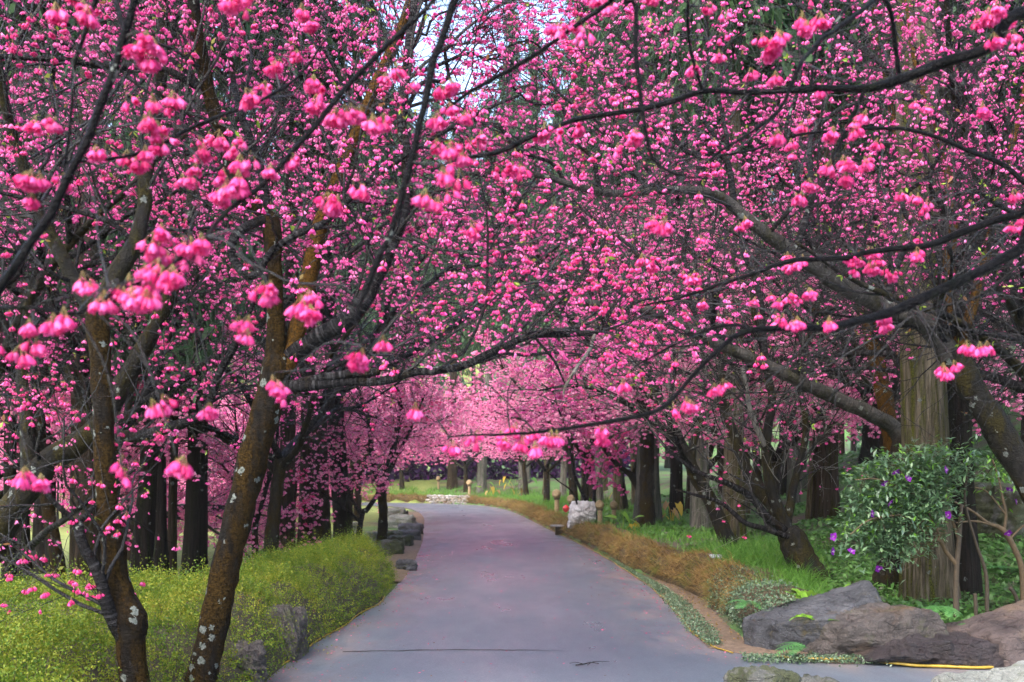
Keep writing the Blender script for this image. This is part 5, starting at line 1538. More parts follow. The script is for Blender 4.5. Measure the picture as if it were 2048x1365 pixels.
def hedge_h(x, y):
    d, nx, ny = poly_dist(x, y, HPOLY)
    P = np.stack([x, y], -1)
    h = 0.55 * (np.clip(d / 0.38, 0, 1) ** 0.5) * (1 + 0.20 * snoise(P, 2.4, 6) + 0.16 * snoise(P, 6.0, 7))
    for tx, ty in ((-2.40, 6.15), (-2.12, 6.6)):
        h = h * (1 - 0.8 * np.exp(-(((x - tx) / 0.42) ** 2 + ((y - ty) / 0.75) ** 2) ** 1.5))
    return np.where(in_poly(x, y, HPOLY), h, -0.05), nx, ny, d


def build_hedge():
    g = np.random.default_rng(61)
    root = empty('hedge', (-2.6, 9.0, 0), 'low yellow green hedge of tiny leaves along the left road edge', 'hedge')
    off = np.array([-2.6, 9.0, 0])
    xs = np.arange(-7.1, -1.6, 0.07); ys = np.arange(4.5, 16.8, 0.07)
    X, Y = np.meshgrid(xs, ys)
    H, nx, ny, d = hedge_h(X.ravel(), Y.ravel())
    Z = (H * 0.86).reshape(X.shape)
    V = np.stack([X, Y, Z], -1).reshape(-1, 3)
    b = (np.arange(X.shape[0] - 1)[:, None] * X.shape[1] + np.arange(X.shape[1] - 1)[None]).ravel()
    ins = in_poly(X.ravel(), Y.ravel(), HPOLY)
    Q = np.stack([b, b + 1, b + X.shape[1] + 1, b + X.shape[1]], -1)
    Q = Q[ins[Q].any(axis=1)]
    obj('branches', mesh_of('branches', V - off, Q, None, [M['hedge_core']]), root)  # solid dark mound added inside the hedge to block light, no separate branches
    # sprays of tiny leaves over top and front
    N = 27000
    x = g.uniform(-5.2, -1.7, N * 3); y = 5.2 + (16.6 - 5.2) * g.random(N * 3) ** 1.25
    keep = in_poly(x, y, HPOLY) & (np.abs(x / y) < 0.56)
    x, y = x[keep][:N], y[keep][:N]
    lump = snoise(np.stack([x, y], -1), 7.0, 17) + 0.6 * snoise(np.stack([x, y], -1), 16.0, 18)
    kk = (lump > -0.55) | (g.random(len(x)) < 0.35)
    x, y = x[kk], y[kk]
    H, nx, ny, d = hedge_h(x, y)
    edge = np.clip(1 - d / 0.35, 0, 1)
    z = H * np.where(g.random(len(x)) < edge, g.uniform(0.15, 1, len(x)), 1.0)
    p = np.stack([x, y, z], -1) - np.stack([nx, ny, np.zeros_like(nx)], -1) * 0.0
    dirs = nrm(np.stack([nx * edge, ny * edge, 0.75 - 0.45 * edge], -1) + g.normal(size=p.shape) * 0.45)
    L = g.uniform(0.06, 0.18, len(p)) * (0.85 + 1.1 * (g.random(len(p)) < 0.14))
    nl = 8
    t = np.linspace(0.12, 1.0, nl)
    side = nrm(np.cross(dirs, g.normal(size=p.shape)))
    up = np.cross(side, dirs)
    c = p[:, None, :] + dirs[:, None, :] * (L[:, None] * t[None])[:, :, None]
    sg = np.where(np.arange(nl) % 2 == 0, 1.0, -1.0)[None, :, None]
    ld = nrm(side[:, None, :] * sg + dirs[:, None, :] * 0.6 + up[:, None, :] * g.normal(size=(len(p), nl, 1)) * 0.5)
    lw = nrm(np.cross(ld, up[:, None, :] + g.normal(size=ld.shape) * 0.3))
    ll = g.uniform(0.010, 0.026, (len(p), nl, 1))
    V = np.stack([c, c + ld * ll * 0.8 + lw * ll * 0.38, c + ld * ll * 0.95 - lw * ll * 0.3], 2).reshape(-1, 3)
    tag(obj('foliage', mesh_of('foliage', V - off, None, np.arange(len(V)).reshape(-1, 3), [M['hedge_leaf']], smooth=False), root), kind='stuff')
    # bare red-brown shoots sticking out
    k = g.choice(len(p), 500, replace=False)
    P = grow(p[k] - np.array([0, 0, 0.05]), dirs[k] + np.array([0, 0, 0.5]), g.uniform(0.12, 0.3, 500), 4, 0.15, 0, g)
    Vt, Qt, _, al = tubes(P, np.full((500, 1), 0.0016) * np.linspace(1, .5, 4)[None], 3)
    mb = MB(); mb.add(Vt, Qt)
    tag(obj('shoots', mb.mesh('shoots', [M['bush_stem']], off), root), kind='stuff')


build_hedge()


# ------------------------------------------------------------------ blades of grass, ground cover, dry bank grass, creeper
def blades(name, label, pos, dirs, L, w, mat, g, droop=0.9, seg=3, kind='stuff'):
    n = len(pos)
    d = nrm(dirs)
    s = nrm(np.cross(d, np.array([0, 0, 1.0]) + g.normal(size=(n, 3)) * 0.3))
    P = np.zeros((n, seg + 1, 3)); P[:, 0] = pos
    for k in range(1, seg + 1):
        P[:, k] = P[:, k - 1] + d * (L / seg)[:, None]
        d = nrm(d + np.array([0, 0, -droop / seg]) * g.uniform(0.5, 1.4, (n, 1)))
    ww = w[:, None] * np.linspace(1, 0.12, seg + 1)[None]
    A = P - s[:, None, :] * ww[:, :, None]; B = P + s[:, None, :] * ww[:, :, None]
    V = np.stack([A, B], 2).reshape(n, -1, 3)
    base = (np.arange(n) * (seg + 1) * 2)[:, None]
    k = np.arange(seg) * 2
    Q = np.stack([base + k, base + k + 1, base + k + 3, base + k + 2], -1).reshape(-1, 4)
    return tag(obj(name, mesh_of(name, V.reshape(-1, 3), Q, None, [mat])), label, kind=kind)


def build_grass():
    g = np.random.default_rng(71)
    # long strap leaved tufts behind the boulders and the bank
    n = 20000
    x = g.uniform(1.9, 4.6, n * 2); y = g.uniform(9.4, 15.5, n * 2)
    sr = side_dist(x, y, RPOLY) - foot_at(x, y)
    dens = snoise(np.stack([x, y], -1), 2.0, 8)
    k = (sr > 0.42) & (x < 0.26 * y + 0.55) & (dens > -0.35)
    x, y = x[k][:n], y[k][:n]
    # gather into tufts
    cx = np.round(x / 0.16) * 0.16 + 0.05 * snoise(np.stack([x, y], -1), 3, 1); cy = np.round(y / 0.16) * 0.16
    x = cx + g.normal(size=len(x)) * 0.035; y = cy + g.normal(size=len(x)) * 0.035
    p = np.stack([x, y, terrain(x, y) - 0.01], -1)
    a = g.uniform(0, 6.283, len(p)); t = g.uniform(0.1, 0.75, len(p))
    d = np.stack([np.sin(t) * np.cos(a), np.sin(t) * np.sin(a), np.cos(t)], -1)
    blades('long_grass', 'long strap leaved green grass behind the boulders and the turf bank', p, d, g.uniform(0.16, 0.42, len(p)), g.uniform(0.003, 0.007, len(p)), M['grass'], g, 1.9, 4)
    # short grass along the top of the bank
    n = 26000
    y = 9.5 + 50 * g.random(n) ** 1.5
    idx = np.clip(np.searchsorted(RPOLY[30:, 1], y) + 30, 0, len(RPOLY) - 1)
    P, T, N = along_right(9.5, 64, 900)
    ki = g.integers(0, 900, n)
    wgt = P[ki, 1]
    s = 0.22 + g.uniform(0.0, 1.0, n) ** 1.2 * (1.4 + 0.05 * wgt)
    xy = P[ki] + N[ki] * (foot_at(np.full(n, 2.0), P[ki, 1]) + s)[:, None]
    p = np.stack([xy[:, 0], xy[:, 1], terrain(xy[:, 0], xy[:, 1])], -1)
    keep = snoise(xy, 0.9, 15) > -0.45
    p = p[keep]
    d = g.normal(size=p.shape) * 0.45 + np.array([0, 0, 1])
    f = 1 + p[:, 1] / 45
    blades('short_grass', 'short bright green grass along the top of the turf bank', p, d, g.uniform(0.06, 0.17, len(p)) * f, g.uniform(0.003, 0.006, len(p)) * f, M['grass'], g, 1.0, 2)
    # low ground cover under the trees on the right
    n = 52000
    y = 9.6 + 30 * g.random(n) ** 1.6; x = 1.9 + g.random(n) * (0.55 * y - 1.0)
    sr = side_dist(x, y, RPOLY) - foot_at(x, y)
    k = (sr > 0.5) & (np.abs(x / y) < 0.56) & (snoise(np.stack([x, y], -1), 0.7, 33) > -0.25)
    x, y = x[k], y[k]
    c = np.stack([x, y, terrain(x, y) + g.uniform(0.01, 0.10, len(x))], -1)
    L = g.uniform(0.02, 0.045, (len(c), 1)) * (0.8 + y / 22)[:, None]
    a = nrm(g.normal(size=c.shape) * np.array([1, 1, 0.45])); b = nrm(np.cross(a, g.normal(size=c.shape) * 0.4 + np.array([0, 0, 1])))
    V = np.stack([c - a * L, c + b * L * 0.5, c + a * L, c - b * L * 0.5], 1).reshape(-1, 3)
    tag(obj('ground_cover', mesh_of('ground_cover', V, np.arange(len(V)).reshape(-1, 4), None, [M['cover']], smooth=False)), 'low green ground cover under the trees on the right', kind='stuff')
    # dry brown grass combed down over the bank
    n = 30000
    nb, c = BANKV.shape[:2]
    yy = BANKV[:, 3, 1]
    wts = 1.0 / np.clip(yy, 9, 60) ** 0.8; wts /= wts.sum()
    i = g.choice(nb - 1, n, p=wts[:-1] / wts[:-1].sum()); j = g.integers(1, c - 2, n); f = g.random((n, 1)); h = g.random((n, 1))
    p = (BANKV[i, j] * (1 - f) + BANKV[i, j + 1] * f) * (1 - h) + (BANKV[i + 1, j] * (1 - f) + BANKV[i + 1, j + 1] * f) * h
    tb = nrm(BANKV[np.minimum(i + 1, nb - 1), 3] - BANKV[i, 3])
    outw = np.stack([-tb[:, 1], tb[:, 0], np.zeros(n)], -1)
    d = outw * 0.9 + np.array([0, 0, 0.55]) + g.normal(size=p.shape) * 0.4
    fr = 1 + p[:, 1] / 40
    near = p[:, 1] > 11.0
    blades('dry_grass', 'dry orange brown grass hanging over the turf bank', p[near], d[near], (g.uniform(0.06, 0.17, n) * (1 + 0.7 * np.clip(snoise(p * 1.0, 5.0, 44), -0.6, 1)) * fr)[near], (g.uniform(0.002, 0.0045, n) * fr)[near], M['dry'], g, 1.9, 2)
    # grey green creeper covering the near end of the bank
    n = 9000
    k = np.where((yy < 12.4))[0]
    i = k[g.integers(0, len(k), n)]; j = g.integers(0, c - 2, n); f = g.random((n, 1))
    p = BANKV[i, j] * (1 - f) + BANKV[i, j + 1] * f + g.normal(size=(n, 3)) * 0.035
    L = g.uniform(0.008, 0.019, (n, 1))
    a = nrm(g.normal(size=p.shape)); b = nrm(np.cross(a, g.normal(size=p.shape)))
    V = np.stack([p - a * L, p + b * L * 0.6, p + a * L, p - b * L * 0.6], 1).reshape(-1, 3)
    tag(obj('creeper', mesh_of('creeper', V, np.arange(len(V)).reshape(-1, 4), None, [M['shade_leaf']], smooth=False)), 'grey green small leaved creeper over the near end of the bank', kind='stuff')
    # strip of tiny plants along the right road edge
    n = 9000
    P, T, N = along_right(9.15, 20, 500)
    i = g.integers(0, 500, n)
    wd = 0.20 * np.clip((17.5 - P[i, 1]) / 5, 0.1, 1) * np.clip((P[i, 1] - 8.9) / 1.2, 0.25, 1)
    xy = P[i] + N[i] * (g.uniform(-0.35, 1, n) * wd)[:, None] + g.normal(size=(n, 2)) * 0.015
    p = np.stack([xy[:, 0], xy[:, 1], g.uniform(0.01, 0.055, n)], -1)
    L = g.uniform(0.007, 0.016, (n, 1))
    a = nrm(g.normal(size=p.shape) * np.array([1, 1, .5])); b = nrm(np.cross(a, g.normal(size=p.shape)))
    V = np.stack([p - a * L, p + b * L * 0.6, p + a * L, p - b * L * 0.6], 1).reshape(-1, 3)
    # and a patch under the grey boulder
    n2 = 3200
    xx = g.uniform(2.0, 3.6, n2) ; yy2 = 8.62 - 0.05 * (xx - 2.0) + g.normal(size=n2) * 0.06
    p2 = np.stack([xx, yy2, g.uniform(0.01, 0.07, n2)], -1); L2 = g.uniform(0.007, 0.015, (n2, 1))
    a2 = nrm(g.normal(size=p2.shape)); b2 = nrm(np.cross(a2, g.normal(size=p2.shape)))
    V2 = np.stack([p2 - a2 * L2, p2 + b2 * L2 * 0.6, p2 + a2 * L2, p2 - b2 * L2 * 0.6], 1).reshape(-1, 3)
    V = np.concatenate([V, V2])
    tag(obj('edge_weeds', mesh_of('edge_weeds', V, np.arange(len(V)).reshape(-1, 4), None, [M['shade_leaf']], smooth=False)), 'tiny grey green weeds along the right edge of the asphalt', kind='stuff')
    # fallen petals and bits on the asphalt
    n = 16000
    y = 6.5 + 18 * g.random(n) ** 1.6; x = g.uniform(-2.0, 2.2, n)
    e = np.minimum(-side_dist(x, y, LPOLY, False), -side_dist(x, y, RPOLY, True))
    k = (e > 0.03) & (g.random(n) < 0.022 + 0.85 * np.exp(-e / 0.28))
    x, y = x[k], y[k]
    p = np.stack([x, y, np.full(len(x), 0.006)], -1)
    L = g.uniform(0.005, 0.014, (len(p), 1)) * np.clip(y / 9, 1, 1.6)[:, None]
    a = nrm(g.normal(size=p.shape) * np.array([1, 1, .15])); b = nrm(np.cross(a, np.array([0, 0, 1.0]) + g.normal(size=p.shape) * .2))
    V = np.stack([p - a * L, p + b * L * 0.7, p + a * L, p - b * L * 0.7], 1).reshape(-1, 3); V[:, 2] = np.maximum(V[:, 2], 0.004)
    tag(obj('fallen_petals', mesh_of('fallen_petals', V, np.arange(len(V)).reshape(-1, 4), None, [M['litter']], smooth=False)), 'fallen pink petals and brown bits on the asphalt', kind='stuff')
    # leaf litter and small stones along the dirt verge
    n = 2600
    P, T, N = along_right(9.1, 40, 600)
    i = g.integers(0, 600, n)
    xy = P[i] + N[i] * (g.uniform(-0.08, 1.0, n) * foot_at(np.full(n, 2.), P[i, 1]))[:, None]
    p = np.stack([xy[:, 0], xy[:, 1], np.full(n, 0.03)], -1); L = g.uniform(0.006, 0.016, (n, 1))
    a = nrm(g.normal(size=p.shape) * np.array([1, 1, .3])); b = nrm(np.cross(a, g.normal(size=p.shape)))
    V = np.stack([p - a * L, p + b * L * 0.6, p + a * L, p - b * L * 0.6], 1).reshape(-1, 3)
    tag(obj('leaf_litter', mesh_of('leaf_litter', V, np.arange(len(V)).reshape(-1, 4), None, [M['dry']], smooth=False)), 'brown leaf litter on the dirt strip beside the road', kind='stuff')


build_grass()


# ------------------------------------------------------------------ boulders
def rock_mesh(size, planes, seed, mat, p=26.0, amp=0.05, sub=5, fine=0.02):
    import bmesh
    bm = bmesh.new()
    bmesh.ops.create_icosphere(bm, subdivisions=sub + 1, radius=1.0)
    D = np.array([v.co[:] for v in bm.verts])
    s = np.zeros(len(D))
    for nx, ny, nz, d in planes:
        n = nrm(np.array([nx, ny, nz], float))
        s += np.maximum(0, D @ n / d) ** p
    r = 1 / np.maximum(s, 1e-6) ** (1 / p)
    r *= 1 + amp * snoise(D, 1.8, seed) + amp * 0.6 * snoise(D, 5.0, seed + 1)
    V = D * r[:, None] * np.asarray(size)
    rg = 1 - np.abs(snoise(V, 3.2 / max(size), seed + 7)) * 2
    V += fine * 1.3 * np.clip(rg, -1, 0.7)[:, None] * D + fine * snoise(V, 9.0 / max(size), seed + 2)[:, None] * D + fine * 0.4 * snoise(V, 26.0 / max(size), seed + 3)[:, None] * D
    for v, c in zip(bm.verts, V): v.co = c
    me = bpy.data.meshes.new('boulder')
    bm.to_mesh(me); bm.free()
    me.materials.append(mat)
    me.polygons.foreach_set('use_smooth', np.ones(len(me.polygons), bool))
    return me


BOX = [(1, 0, 0, 1), (-1, 0, 0, 1), (0, 1, 0, 1), (0, -1, 0, 1), (0, 0, 1, 1), (0, 0, -1, 1)]


def boulder(loc, size, planes, seed, mat, label, rz=0.0, group=None, name='boulder', cat='boulder', **kw):
    o = obj(name, rock_mesh(size, planes, seed, M[mat], **kw), None, loc, (0, 0, rz))
    return tag(o, label, cat, group)


# big grey slab, its top rising to the right
boulder((2.93, 9.12, 0.22), (0.58, 0.34, 0.345), [(-0.42, -0.1, 0.9, 0.60), (1, -0.15, 0.25, 0.92), (-1, -0.3, 0.1, 0.92), (0.35, -1, 0.2, 0.95), (-0.5, -0.8, -0.45, 0.78), (0, 1, 0, 1), (0, 0, -1, 1), (0.55, -0.75, 0.5, 0.80)], 5, 'rock_grey', 'large grey boulder with a slanting top rising to the right', 0.05, amp=0.035)
boulder((3.28, 8.80, 0.17), (0.58, 0.26, 0.30), [(-0.35, -0.15, 0.9, 0.80), (0.1, 0, 1, 0.93), (1, 0, 0.35, 0.92), (-1, -0.25, 0.15, 0.92), (0, -1, 0.25, 0.90), (-0.55, -0.7, -0.4, 0.82), (0, 1, 0, 1), (0, 0, -1, 1)], 15, 'rock_brown', 'brown mossy topped boulder in front of the slanting grey one', 0.0, amp=0.05)
boulder((3.62, 8.50, 0.10), (0.50, 0.20, 0.135), [(0, -0.1, 1, 0.95), (-0.9, -0.2, 0.5, 0.88), (1, 0, 0, 1), (0, -1, 0.1, 0.95), (-0.3, -0.6, -0.6, 0.82), (0, 1, 0, 1), (0, 0, -1, 1)], 25, 'rock_dark', 'long low dark brown boulder lying between the brown ones', -0.02, amp=0.04)
boulder((4.62, 8.62, 0.18), (0.66, 0.30, 0.32), [(-0.55, -0.15, 0.9, 0.70), (0, 0, 1, 0.98), (-1, -0.2, 0.1, 0.98), (1, 0, 0, 1), (0.2, -1, 0.25, 0.92), (0, 1, 0, 1), (0, 0, -1, 1)], 35, 'rock_tan', 'rounded dark brown boulder at the right end of the row', 0.0, amp=0.05)
boulder((3.38, 6.1, 0.12), (0.78, 0.36, 0.33), [(-0.42, -0.1, 1, 0.80), (0.2, 0, 1, 0.98), (1, 0, 0, 1), (-1, 0, 0.3, 0.95), (0, -1, 0.3, 0.95), (0, 1, 0.2, 1), (0, 0, -1, 1)], 45, 'rock_pale', 'pale grey lichen covered boulder in the near right corner', -0.1, amp=0.05)
boulder((1.60, 6.30, 0.12), (0.26, 0.22, 0.255), [(0, 0, 1, 0.97), (1, 0, 0.6, 0.9), (-1, 0, 0.5, 0.88), (0, -1, 0.3, 0.95), (0, 1, 0.2, 1), (0, 0, -1, 1)], 55, 'rock_moss', 'small mossy pale boulder poking up at the lower edge of the road', 0.3, amp=0.07)
boulder((1.98, 6.38, 0.10), (0.15, 0.15, 0.205), [(0, 0, 1, 0.97), (1, 0, 0.6, 0.9), (-1, 0, 0.5, 0.88), (0, -1, 0.3, 0.95), (0, 1, 0.2, 1), (0, 0, -1, 1)], 58, 'rock_moss', 'smaller mossy stone right of the one at the lower edge', 0.9, amp=0.07, sub=3)
boulder((-2.02, 8.88, 0.19), (0.16, 0.22, 0.25), [(0.6, -0.3, 0.6, 0.85), (0, 0, 1, 0.95), (1, -0.2, 0, 0.9), (-1, 0, 0, 1), (0, -1, 0.3, 0.9), (0, 1, 0, 1), (0, 0, -1, 1)], 65, 'rock_brown', 'brown boulder set into the front of the hedge', 0.1, amp=0.06)
boulder((-2.08, 7.72, 0.10), (0.13, 0.2, 0.20), BOX, 75, 'rock_brown', 'dark boulder half hidden under the hedge near the leaning cherry', 0.4, amp=0.12, p=6)
p = ground_hit(2000, 1075)
boulder((p[0] + 0.5, p[1], p[2] + 0.25), (0.75, 0.6, 0.5), BOX, 85, 'rock_moss', 'mossy dark boulder on the grass behind the thick conifers', 0.2, amp=0.1)

STN = 'stones along the left road edge'
for k, (x0, x1, y0, y1, lab, mat) in enumerate([
        (757, 803, 1087, 1112, 'square mossy stone nearest the hedge at the left road edge', 'rock_moss'),
        (778, 822, 1076, 1096, 'mossy green stone second from the hedge at the left road edge', 'rock_moss'),
        (771, 802, 1068, 1086, 'small green stone behind the second mossy one', 'rock_moss'),
        (796, 838, 1066, 1084, 'dark purple grey stone jutting to the road', 'rock_grey'),
        (800, 842, 1052, 1072, 'grey layered stone in the middle of the stone row', 'rock_grey'),
        (777, 828, 1035, 1057, 'wide pale stone in the upper part of the stone row', 'rock_pale'),
        (775, 808, 1020, 1041, 'pale stone at the far end of the stone row', 'rock_pale'),
        (806, 815, 1025, 1038, 'little brown stone beside the far end of the row', 'rock_brown'),
        (706, 720, 1049, 1067, 'round grey stone between the cherry trunks on the left', 'rock_pale'),
        (736, 752, 1069, 1086, 'pale flat stone behind the black thin cherry', 'rock_pale'),
        (796, 828, 1126, 1144, 'blackish stone at the end of the hedge', 'rock_grey'),
        (520, 560, 1105, 1130, 'dark boulder on the lawn behind the hedge', 'rock_grey')]):
    d = 1.6 * FPX / (y1 - 2 - HZ)
    cx = ((x0 + x1) / 2 - 1024) / FPX * d; w = (x1 - x0) / 2 / FPX * d; h = (y1 - y0) / FPX * d
    if k in (11,): pass
    boulder((cx, d + w * 0.6, h * 0.42), (w * 1.05, w * 0.9, h * 0.60), BOX, 100 + k * 3, mat, lab, ga.uniform(-0.2, 0.2), None if k in (8, 9, 10, 11) else STN, 'stone', 'stone', p=9, amp=0.09, sub=3, fine=0.03)

def foot_soil():
    k = (RPOLY[:, 1] < 9.7) & (RPOLY[:, 0] < 6.5)
    P = spline(RPOLY[k], 150)
    T = nrm(np.gradient(P, axis=0)); N = np.stack([T[:, 1], -T[:, 0]], -1)
    V = np.zeros((150, 5, 3))
    for q, (o, z) in enumerate(((-0.06, 0.003), (0.02, 0.016), (0.12, 0.03), (0.3, 0.04), (0.55, 0.02))):
        o2 = o + 0.07 * snoise(P * 4, 1.0, 60 + min(q, 1)) * (1 if q < 2 else 0.4)
        V[:, q, :2] = P + N * o2[:, None]
        V[:, q, 2] = z + 0.012 * snoise(P * 7, 1.0, 62 + q) * (0.2 if q == 0 else 1)
    i, j = np.meshgrid(np.arange(149), np.arange(4), indexing='ij')
    b = i * 5 + j
    tag(obj('soil', mesh_of('soil', V, np.stack([b, b + 1, b + 6, b + 5], -1).reshape(-1, 4), None, [M['dirt']])), 'thin rim of brown soil along the foot of the boulders', kind='structure')


foot_soil()

# white rock pedestal past the bank
pw = ground_hit(1166, 1051)
sc_ = pw[1] / FPX
boulder((pw[0], pw[1] + 0.25, pw[2] + 22 * sc_), (25 * sc_, 0.32, 25 * sc_), [(0, 0, 1, 0.90), (-1, 0, 0.16, 0.92), (1, 0, 0.05, 0.92), (0.1, -1, 0.2, 0.88), (0.35, -0.9, -0.45, 0.78), (-0.5, -0.6, 0.6, 0.95), (0, 1, 0, 1), (0, 0, -1, 1)], 95, 'rock_white', 'white flat topped rock beside the carved posts past the bank', 0.0, amp=0.06, fine=0.035)


# stones laid in the bank at the bend
def bank_stones():
    g = np.random.default_rng(81)
    root = empty('retaining_wall', (-4.5, 61.5, 0), 'patch of rough grey stones set in the bank at the bend', 'stone wall')
    off = np.array([-4.5, 61.5, 0])
    metas = [rock_mesh((1, 1, 1), BOX, 200 + k, M['stone'], p=7, amp=0.12, sub=1, fine=0.05) for k in range(4)]
    yy = BANKV[:, 0, :]
    ks = [k for k in range(len(yy)) if -5.6 < yy[k, 0] < -2.6]
    k0, k1 = ks[0], ks[-1]
    for row in range(4):
        for c in range(13):
            f = (c + 0.5 * (row % 2) + g.uniform(-0.15, 0.15)) / 13.2
            if not 0.02 < f < 0.98: continue
            q = BANKV[int(k0 + (k1 - k0) * f)]
            z = 0.06 + row * 0.125
            i = [0, 2, 3, 4][row]
            pnt = q[i]
            o = obj('stone', metas[g.integers(0, 4)], root, (pnt[0] - off[0], pnt[1] - off[1] - 0.02, z - off[2]), (g.uniform(-.3, .3), g.uniform(-.3, .3), g.uniform(-.4, .4)), (0.15 * g.uniform(.8, 1.1), 0.10, 0.078 * g.uniform(.8, 1.1)))


bank_stones()


# ------------------------------------------------------------------ carved posts, lantern, drain, lamp
def post(px, py_top, py_base, label, rz, seed):
    b = ground_hit(px, py_base)
    h = (py_base - py_top) / FPX * b[1]
    r = h * 0.105
    root = empty('carved_post', b, label, 'carved post', 'carved wooden posts along the bank', rz)
    z = np.array([-0.1, 0.0, 0.25, 0.5, 0.60]) * np.array([1, 1, h, h, h])
    P = np.stack([np.zeros(5), np.zeros(5), z], -1)
    V, Q, T, al = tubes(P, np.array([1.08, 1.02, 0.96, 0.92, 0.95]) * r, 14, True)
    obj('shaft', mesh_of('shaft', V, Q, T, [M['post']]), root)
    # collar: two rope-like rings
    zz = np.array([0.585, 0.595, 0.615, 0.635, 0.65, 0.67, 0.68]) * h
    P = np.stack([np.zeros(7), np.zeros(7), zz], -1)
    V, Q, T, al = tubes(P, np.array([0.9, 1.2, 1.3, 1.05, 1.3, 1.2, 0.9]) * r, 14)
    obj('collar', mesh_of('collar', V, Q, None, [M['post_dark']]), root)
    # head: swollen hood curling forward over a hollow face
    n, S = 16, 18
    t = np.linspace(0, 1, n)
    P = np.stack([0.35 * r * np.sin(t * 2.4), np.zeros(n), (0.66 + 0.33 * t) * h], -1)
    rad = r * (0.9 + 0.85 * np.sin(np.clip(t * 1.08, 0, 1) * math.pi) ** 0.7) * np.where(t > 0.94, 0.55, 1)
    V, Q, T, al = tubes(P, rad, S, True)
    c = np.array([r * 1.5, 0, 0.83 * h])
    dv = V - c
    q = np.sqrt((dv[:, 0] / (0.9 * r)) ** 2 + (dv[:, 1] / (1.0 * r)) ** 2 + (dv[:, 2] / (0.095 * h)) ** 2)
    V[:, 0] -= np.where(q < 1.2, (1.2 - q) * 0.9 * r, 0)
    obj('head', mesh_of('head', V, Q, T, [M['post']]), root)
    # the curl in the hood
    a = np.linspace(0, 4.6, 26)
    rr = r * (1.15 - 0.17 * a)
    P = np.stack([r * 1.25 + 0 * a, rr * np.sin(a) * 0.85, 0.84 * h + rr * np.cos(a) * 0.95], -1)
    V, Q, T, al = tubes(P, np.linspace(0.26, 0.14, 26) * r, 7, True)
    obj('curl', mesh_of('curl', V, Q, T, [M['post_dark']]), root)
    return root


FACE = -math.pi / 2 - 0.5
post(877, 953, 978, 'carved post farthest left on the grass at the bend', FACE, 1)
post(939, 960, 992, 'carved post by the pale straight conifer at the bend', FACE, 2)
post(1114, 979, 1029, 'carved post leaning on the grass left of the red lantern', FACE, 3)
post(1143, 990, 1036, 'carved post behind the left end of the white rock', FACE, 4)
post(1200, 1001, 1050, 'carved post just right of the white rock', FACE, 5)
post(1228, 1002, 1046, 'carved post second to the right of the white rock', FACE, 6)

# red lantern hanging from the small black cherry
pl = ground_hit(1132, 1040)
dl = min(dS - 0.45, pl[1])
L0 = W(1132, 1010, dl)
root = empty('lantern', L0, 'small red lantern hanging from a twig beside the white rock', 'lantern')
prof = np.array([(0.000, 0.012), (-0.012, 0.03), (-0.02, 0.035), (-0.05, 0.075), (-0.085, 0.092), (-0.09, 0.098), (-0.12, 0.085), (-0.165, 0.06), (-0.178, 0.035), (-0.19, 0.03)])
V, Q, T, al = tubes(np.stack([0 * prof[:, 0], 0 * prof[:, 0], prof[:, 0]], -1), prof[:, 1], 14, True)
obj('body', mesh_of('body', V, Q, T, [M['red']]), root)
V, Q, T, al = tubes(np.array([[0, 0, 0.34], [0.004, 0, 0.15], [0, 0, -0.005]]), np.array([0.004, 0.004, 0.004]), 5)
obj('cord', mesh_of('cord', V, Q, None, [M['post_dark']]), root)
V, Q, T, al = tubes(np.array([[0, 0, -0.082], [0, 0, -0.088], [0, 0, -0.095]]), np.array([0.094, 0.104, 0.094]), 14)
obj('rim', mesh_of('rim', V, Q, None, [M['post_dark']]), root)


def box_part(name, c, s, mat, parent, bev=0.006, rot=(0, 0, 0)):
    import bmesh
    bm = bmesh.new()
    bmesh.ops.create_cube(bm, size=1)
    for v in bm.verts: v.co = Vector((v.co.x * s[0], v.co.y * s[1], v.co.z * s[2]))
    bmesh.ops.bevel(bm, geom=bm.edges[:], offset=bev, segments=2, affect='EDGES')
    me = bpy.data.meshes.new(name); bm.to_mesh(me); bm.free()
    me.materials.append(M[mat])
    return obj(name, me, parent, c, rot)


# drain mouth cut into the bank
kd = int(np.argmin(np.abs(BANKV[:, 0, 1] - 27.5)))
q = BANKV[kd, 0]
root = empty('drain', (q[0], q[1], 0), 'small concrete drain mouth in the bank near the white rock', 'drain')
box_part('lid', (0.05, 0, 0.26), (0.75, 0.5, 0.04), 'stone', root, rot=(0, 0, 0.3))
box_part('side_wall', (0.36, 0.0, 0.11), (0.10, 0.4, 0.25), 'post_dark', root, rot=(0, 0, 0.3))
box_part('back_wall', (0.05, 0.17, 0.11), (0.6, 0.05, 0.25), 'post_dark', root, rot=(0, 0, 0.3))
# little floodlight lying in the grass
pf = ground_hit(1431, 1129)
root = empty('floodlight', pf + np.array([0, 0, 0.05]), 'small silver floodlight in the grass by the black trunked cherry', 'floodlight')
box_part('housing', (0, 0, 0.03), (0.15, 0.09, 0.05), 'metal', root, rot=(0.35, 0, -0.1))
box_part('hood', (0, -0.01, 0.062), (0.17, 0.11, 0.012), 'metal', root, 0.003, (0.35, 0, -0.1))
box_part('bracket', (0, 0.01, -0.03), (0.02, 0.02, 0.1), 'post_dark', root, 0.003)


# ------------------------------------------------------------------ cables and the twig on the road
def cable(label, pts, r=0.009):
    PR = spline(np.array(pts), 160)
    PR[:, :2] += np.stack([0.04 * snoise(PR, 4.0, 1), 0.04 * snoise(PR, 4.0, 2)], -1)
    V, Q, T, al = tubes(PR, np.full(160, r), 7, True)
    tag(obj('cable', mesh_of('cable', V, Q, T, [M['cable']])), label, 'cable')


